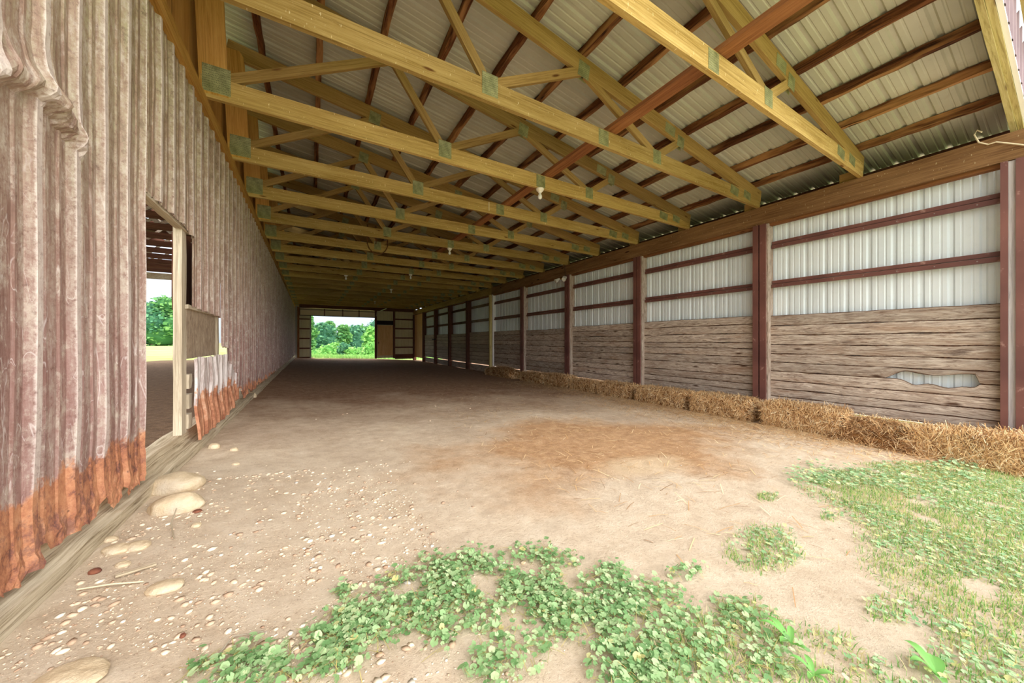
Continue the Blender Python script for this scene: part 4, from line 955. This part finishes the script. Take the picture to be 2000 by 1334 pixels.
def broadleaf(px, py, lab, ls):
    c = ground_at(px, py); t = empty('broadleaf_weed', c); tag(t, lab, 'weed plant')
    for a, L, wd, lift in ls:
        vv = []; N = 7
        for i in range(N + 1):
            s = i / N; r_ = wd * math.sin(math.pi * min(1, s * .93 + .05)) ** .8; d = Vector((math.cos(a), math.sin(a), 0)); p = d * L * s + Vector((0, 0, lift * L * math.sin(s * 2.0) + .008)); sd = Vector((-d.y, d.x, 0))
            vv += [p - sd * r_ + Vector((0, 0, r_ * .4)), p, p + sd * r_ + Vector((0, 0, r_ * .4))]
        fs = []
        for i in range(N): q = i * 3; fs += [(q, q + 1, q + 4, q + 3), (q + 1, q + 2, q + 5, q + 4)]
        MB().add(vv, fs, [[(.25 + .1 * (k % 2), 0)] * 4 for k in range(len(fs))]).build('leaf', M['leafC'], t, True)
broadleaf(1545, 1262, 'dock-like plant with long upright green leaves by the grass edge', [(2.2, .09, .010, .6), (1.4, .08, .012, .5), (3.0, .06, .01, .5), (.4, .06, .01, .4), (4.6, .05, .01, .3)])
broadleaf(1830, 1325, 'broad-leaved bright green weed at the bottom of the lawn', [(.3, .07, .022, .3), (1.2, .08, .014, .6), (2.4, .07, .012, .6), (3.6, .05, .012, .3)])
broadleaf(1590, 1322, 'small dandelion-like rosette near the bottom edge', [(.8, .05, .009, .4), (2.0, .06, .009, .5), (3.2, .05, .009, .3), (4.4, .04, .009, .2), (5.5, .05, .009, .3)])

# ================================================================ TREES AND BUSHES
QV = [(-.5, -.5, 0), (.5, -.5, .15), (.6, .5, 0), (-.4, .5, .15)]; QF = [(0, 1, 2, 3)]
def tree(x, y, base, h, r, m, lab, name='tree', group='trees beyond the far opening', n=2600, ls=.28, trunk=True, seed=0, blobs=9):
    rnd = random.Random(seed); t = empty(name, (x, y, base)); tag(t, lab, 'tree' if name == 'tree' else 'bush', group)
    bl = []
    for k in range(blobs):
        f = k / max(1, blobs - 1); zz = h * (.28 + .58 * f) if trunk else h * (.25 + .45 * f); rr = r * (1.0 - .62 * f) ** .5 * rnd.uniform(.55, .8)
        a = rnd.uniform(0, 6.3); q = r * .55 * (1 - f * .8) * rnd.uniform(.4, 1)
        bl.append((math.cos(a) * q, math.sin(a) * q, zz, rr * rnd.uniform(.7, 1.)))
    B = MB()
    for bx_, by_, bz_, br in bl:
        pr = [(.05, -.72 * br), (br * .5, -.62 * br), (br * .78, -.2 * br), (br * .74, .25 * br), (br * .45, .6 * br), (.05, .76 * br)]; lathe(B, (bx_, by_, bz_), pr, 9)
    B.build('crown_mass', m, t, True)
    pos = []
    for _ in range(n):
        bx_, by_, bz_, br = rnd.choice(bl); v = Vector((rnd.gauss(0, 1), rnd.gauss(0, 1), rnd.gauss(0, 1))).normalized() * br * (rnd.random() ** .25) * (1 + .25 * rnd.random())
        pos.append((bx_ + v.x, by_ + v.y, max(.05, bz_ + v.z * .85)))
    nn = len(pos); scatter('leaves', m, QV, QF, pos, RNG.random(nn) * 6.3, RNG.normal(0, .9, nn), ls * (.6 + .8 * RNG.random(nn)), RNG.random(nn), t)
    if trunk: tube(MB(), [(0, 0, -.3), (.05, 0, h * .3), (0, 0, h * .7)], r * .07, 8, r * .03).build('trunk', M['bark'], t)
    return t
def away(px, Wd): # world x, y at picture column px and forward distance Wd
    d = ray(px, 667); return d.x * Wd, d.y * Wd
for k, (px, Wd, top, r, m, lab) in enumerate([
    (628, 58, 632, 3.4, 'leafB', 'dark leafy tree at the left edge of the far opening'), (645, 66, 628, 3.6, 'leafA', 'tall green tree behind the dark left one, crown higher'),
    (668, 60, 634, 2.6, 'leafA', 'upright pale green tree in the middle of the far opening'), (690, 70, 642, 4.2, 'leafB', 'rounded dark tree right of the middle one'),
    (706, 72, 640, 4.0, 'leafA', 'broad tree in the right part of the far opening'), (724, 60, 640, 2.8, 'leafC', 'bright green tree at the right edge of the far opening'), (738, 74, 630, 4.2, 'leafB', 'high distant tree half hidden by the right jamb'), (610, 66, 640, 3.6, 'leafA', 'tree half hidden by the left jamb of the far opening'), (600, 52, 612, 2.2, 'leafA', 'overhanging light tree at the top left of the far opening')]):
    x, y = away(px, Wd); base = tz(x, y); h = EYE + (667 - top) / F * Wd - base
    tree(x, y, base, h * 1.06, r, M[m], lab, seed=k, ls=.34)
for k, (px, Wd, top, r, m, lab) in enumerate([
    (640, 40, 676, 1.9, 'leafC', 'low light green bush, leftmost in the far opening'), (655, 44, 664, 1.7, 'leafC', 'taller light bush just left of the middle'), (672, 42, 668, 1.8, 'leafB', 'blue-green bush in the middle of the far opening'),
    (690, 42, 679, 1.9, 'leafC', 'low pale bush right of the blue-green one'), (708, 44, 680, 2.0, 'leafA', 'wide low bush toward the right of the far opening'), (724, 42, 668, 1.9, 'leafC', 'bright bush beside the right jamb'), (618, 42, 682, 1.9, 'leafC', 'low bush beside the left jamb')]):
    x, y = away(px, Wd); base = tz(x, y); h = EYE + (667 - top) / F * Wd - base
    tree(x, y, base, max(1.2, h * 1.15), r, M[m], lab, 'bush', 'bushes below the trees', 1500, .2, False, 40 + k, 6)
x, y = away(627, 50); tag(tube(MB(), [(x, y, tz(x, y)), (x + .1, y, tz(x, y) + 4.5)], .14, 8, .1).build('dead_trunk', M['bark']), 'bare pale tree trunk standing among the left bushes', 'tree trunk')
for k, (px, Wd, top, r, m, lab) in enumerate([(300, 80, 596, 6.0, 'leafB', 'left one of the field-edge trees seen through the wall opening'), (333, 82, 586, 6.5, 'leafA', 'tallest rounded field-edge tree seen through the wall opening'), (262, 84, 600, 6, 'leafA', 'field-edge tree mostly hidden by the near siding'), (365, 86, 600, 6, 'leafB', 'field-edge tree mostly hidden by the jamb post')]):
    x, y = away(px, Wd); base = tz(x, y); h = EYE + (667 - top) / F * Wd - base
    tree(x, y, base, h * 1.0, r, M[m], lab, group='trees at the edge of the field', seed=70 + k, ls=.5, n=4200, blobs=14)
# tall grass just outside the far opening
pos = []
while len(pos) < 9000:
    x = random.uniform(-3, 9); y = random.uniform(25.2, 36) if random.random() < .8 else random.uniform(25.1, 25.6)
    if y < 25.6 and not (-.6 < x < 0): continue
    pos.append((x, y, tz(x, y) + .04))
n = len(pos); hh = .08 + .2 * RNG.random(n)
tag(scatter('meadow_grass', M['leafC'], GV, GF, pos, RNG.random(n) * 6.3, RNG.normal(0, .35, n), np.stack([.03 + 0 * hh, hh, hh], 1), .4 + .6 * RNG.random(n)), 'bright tall grass just outside the far opening', 'grass', kind='stuff')
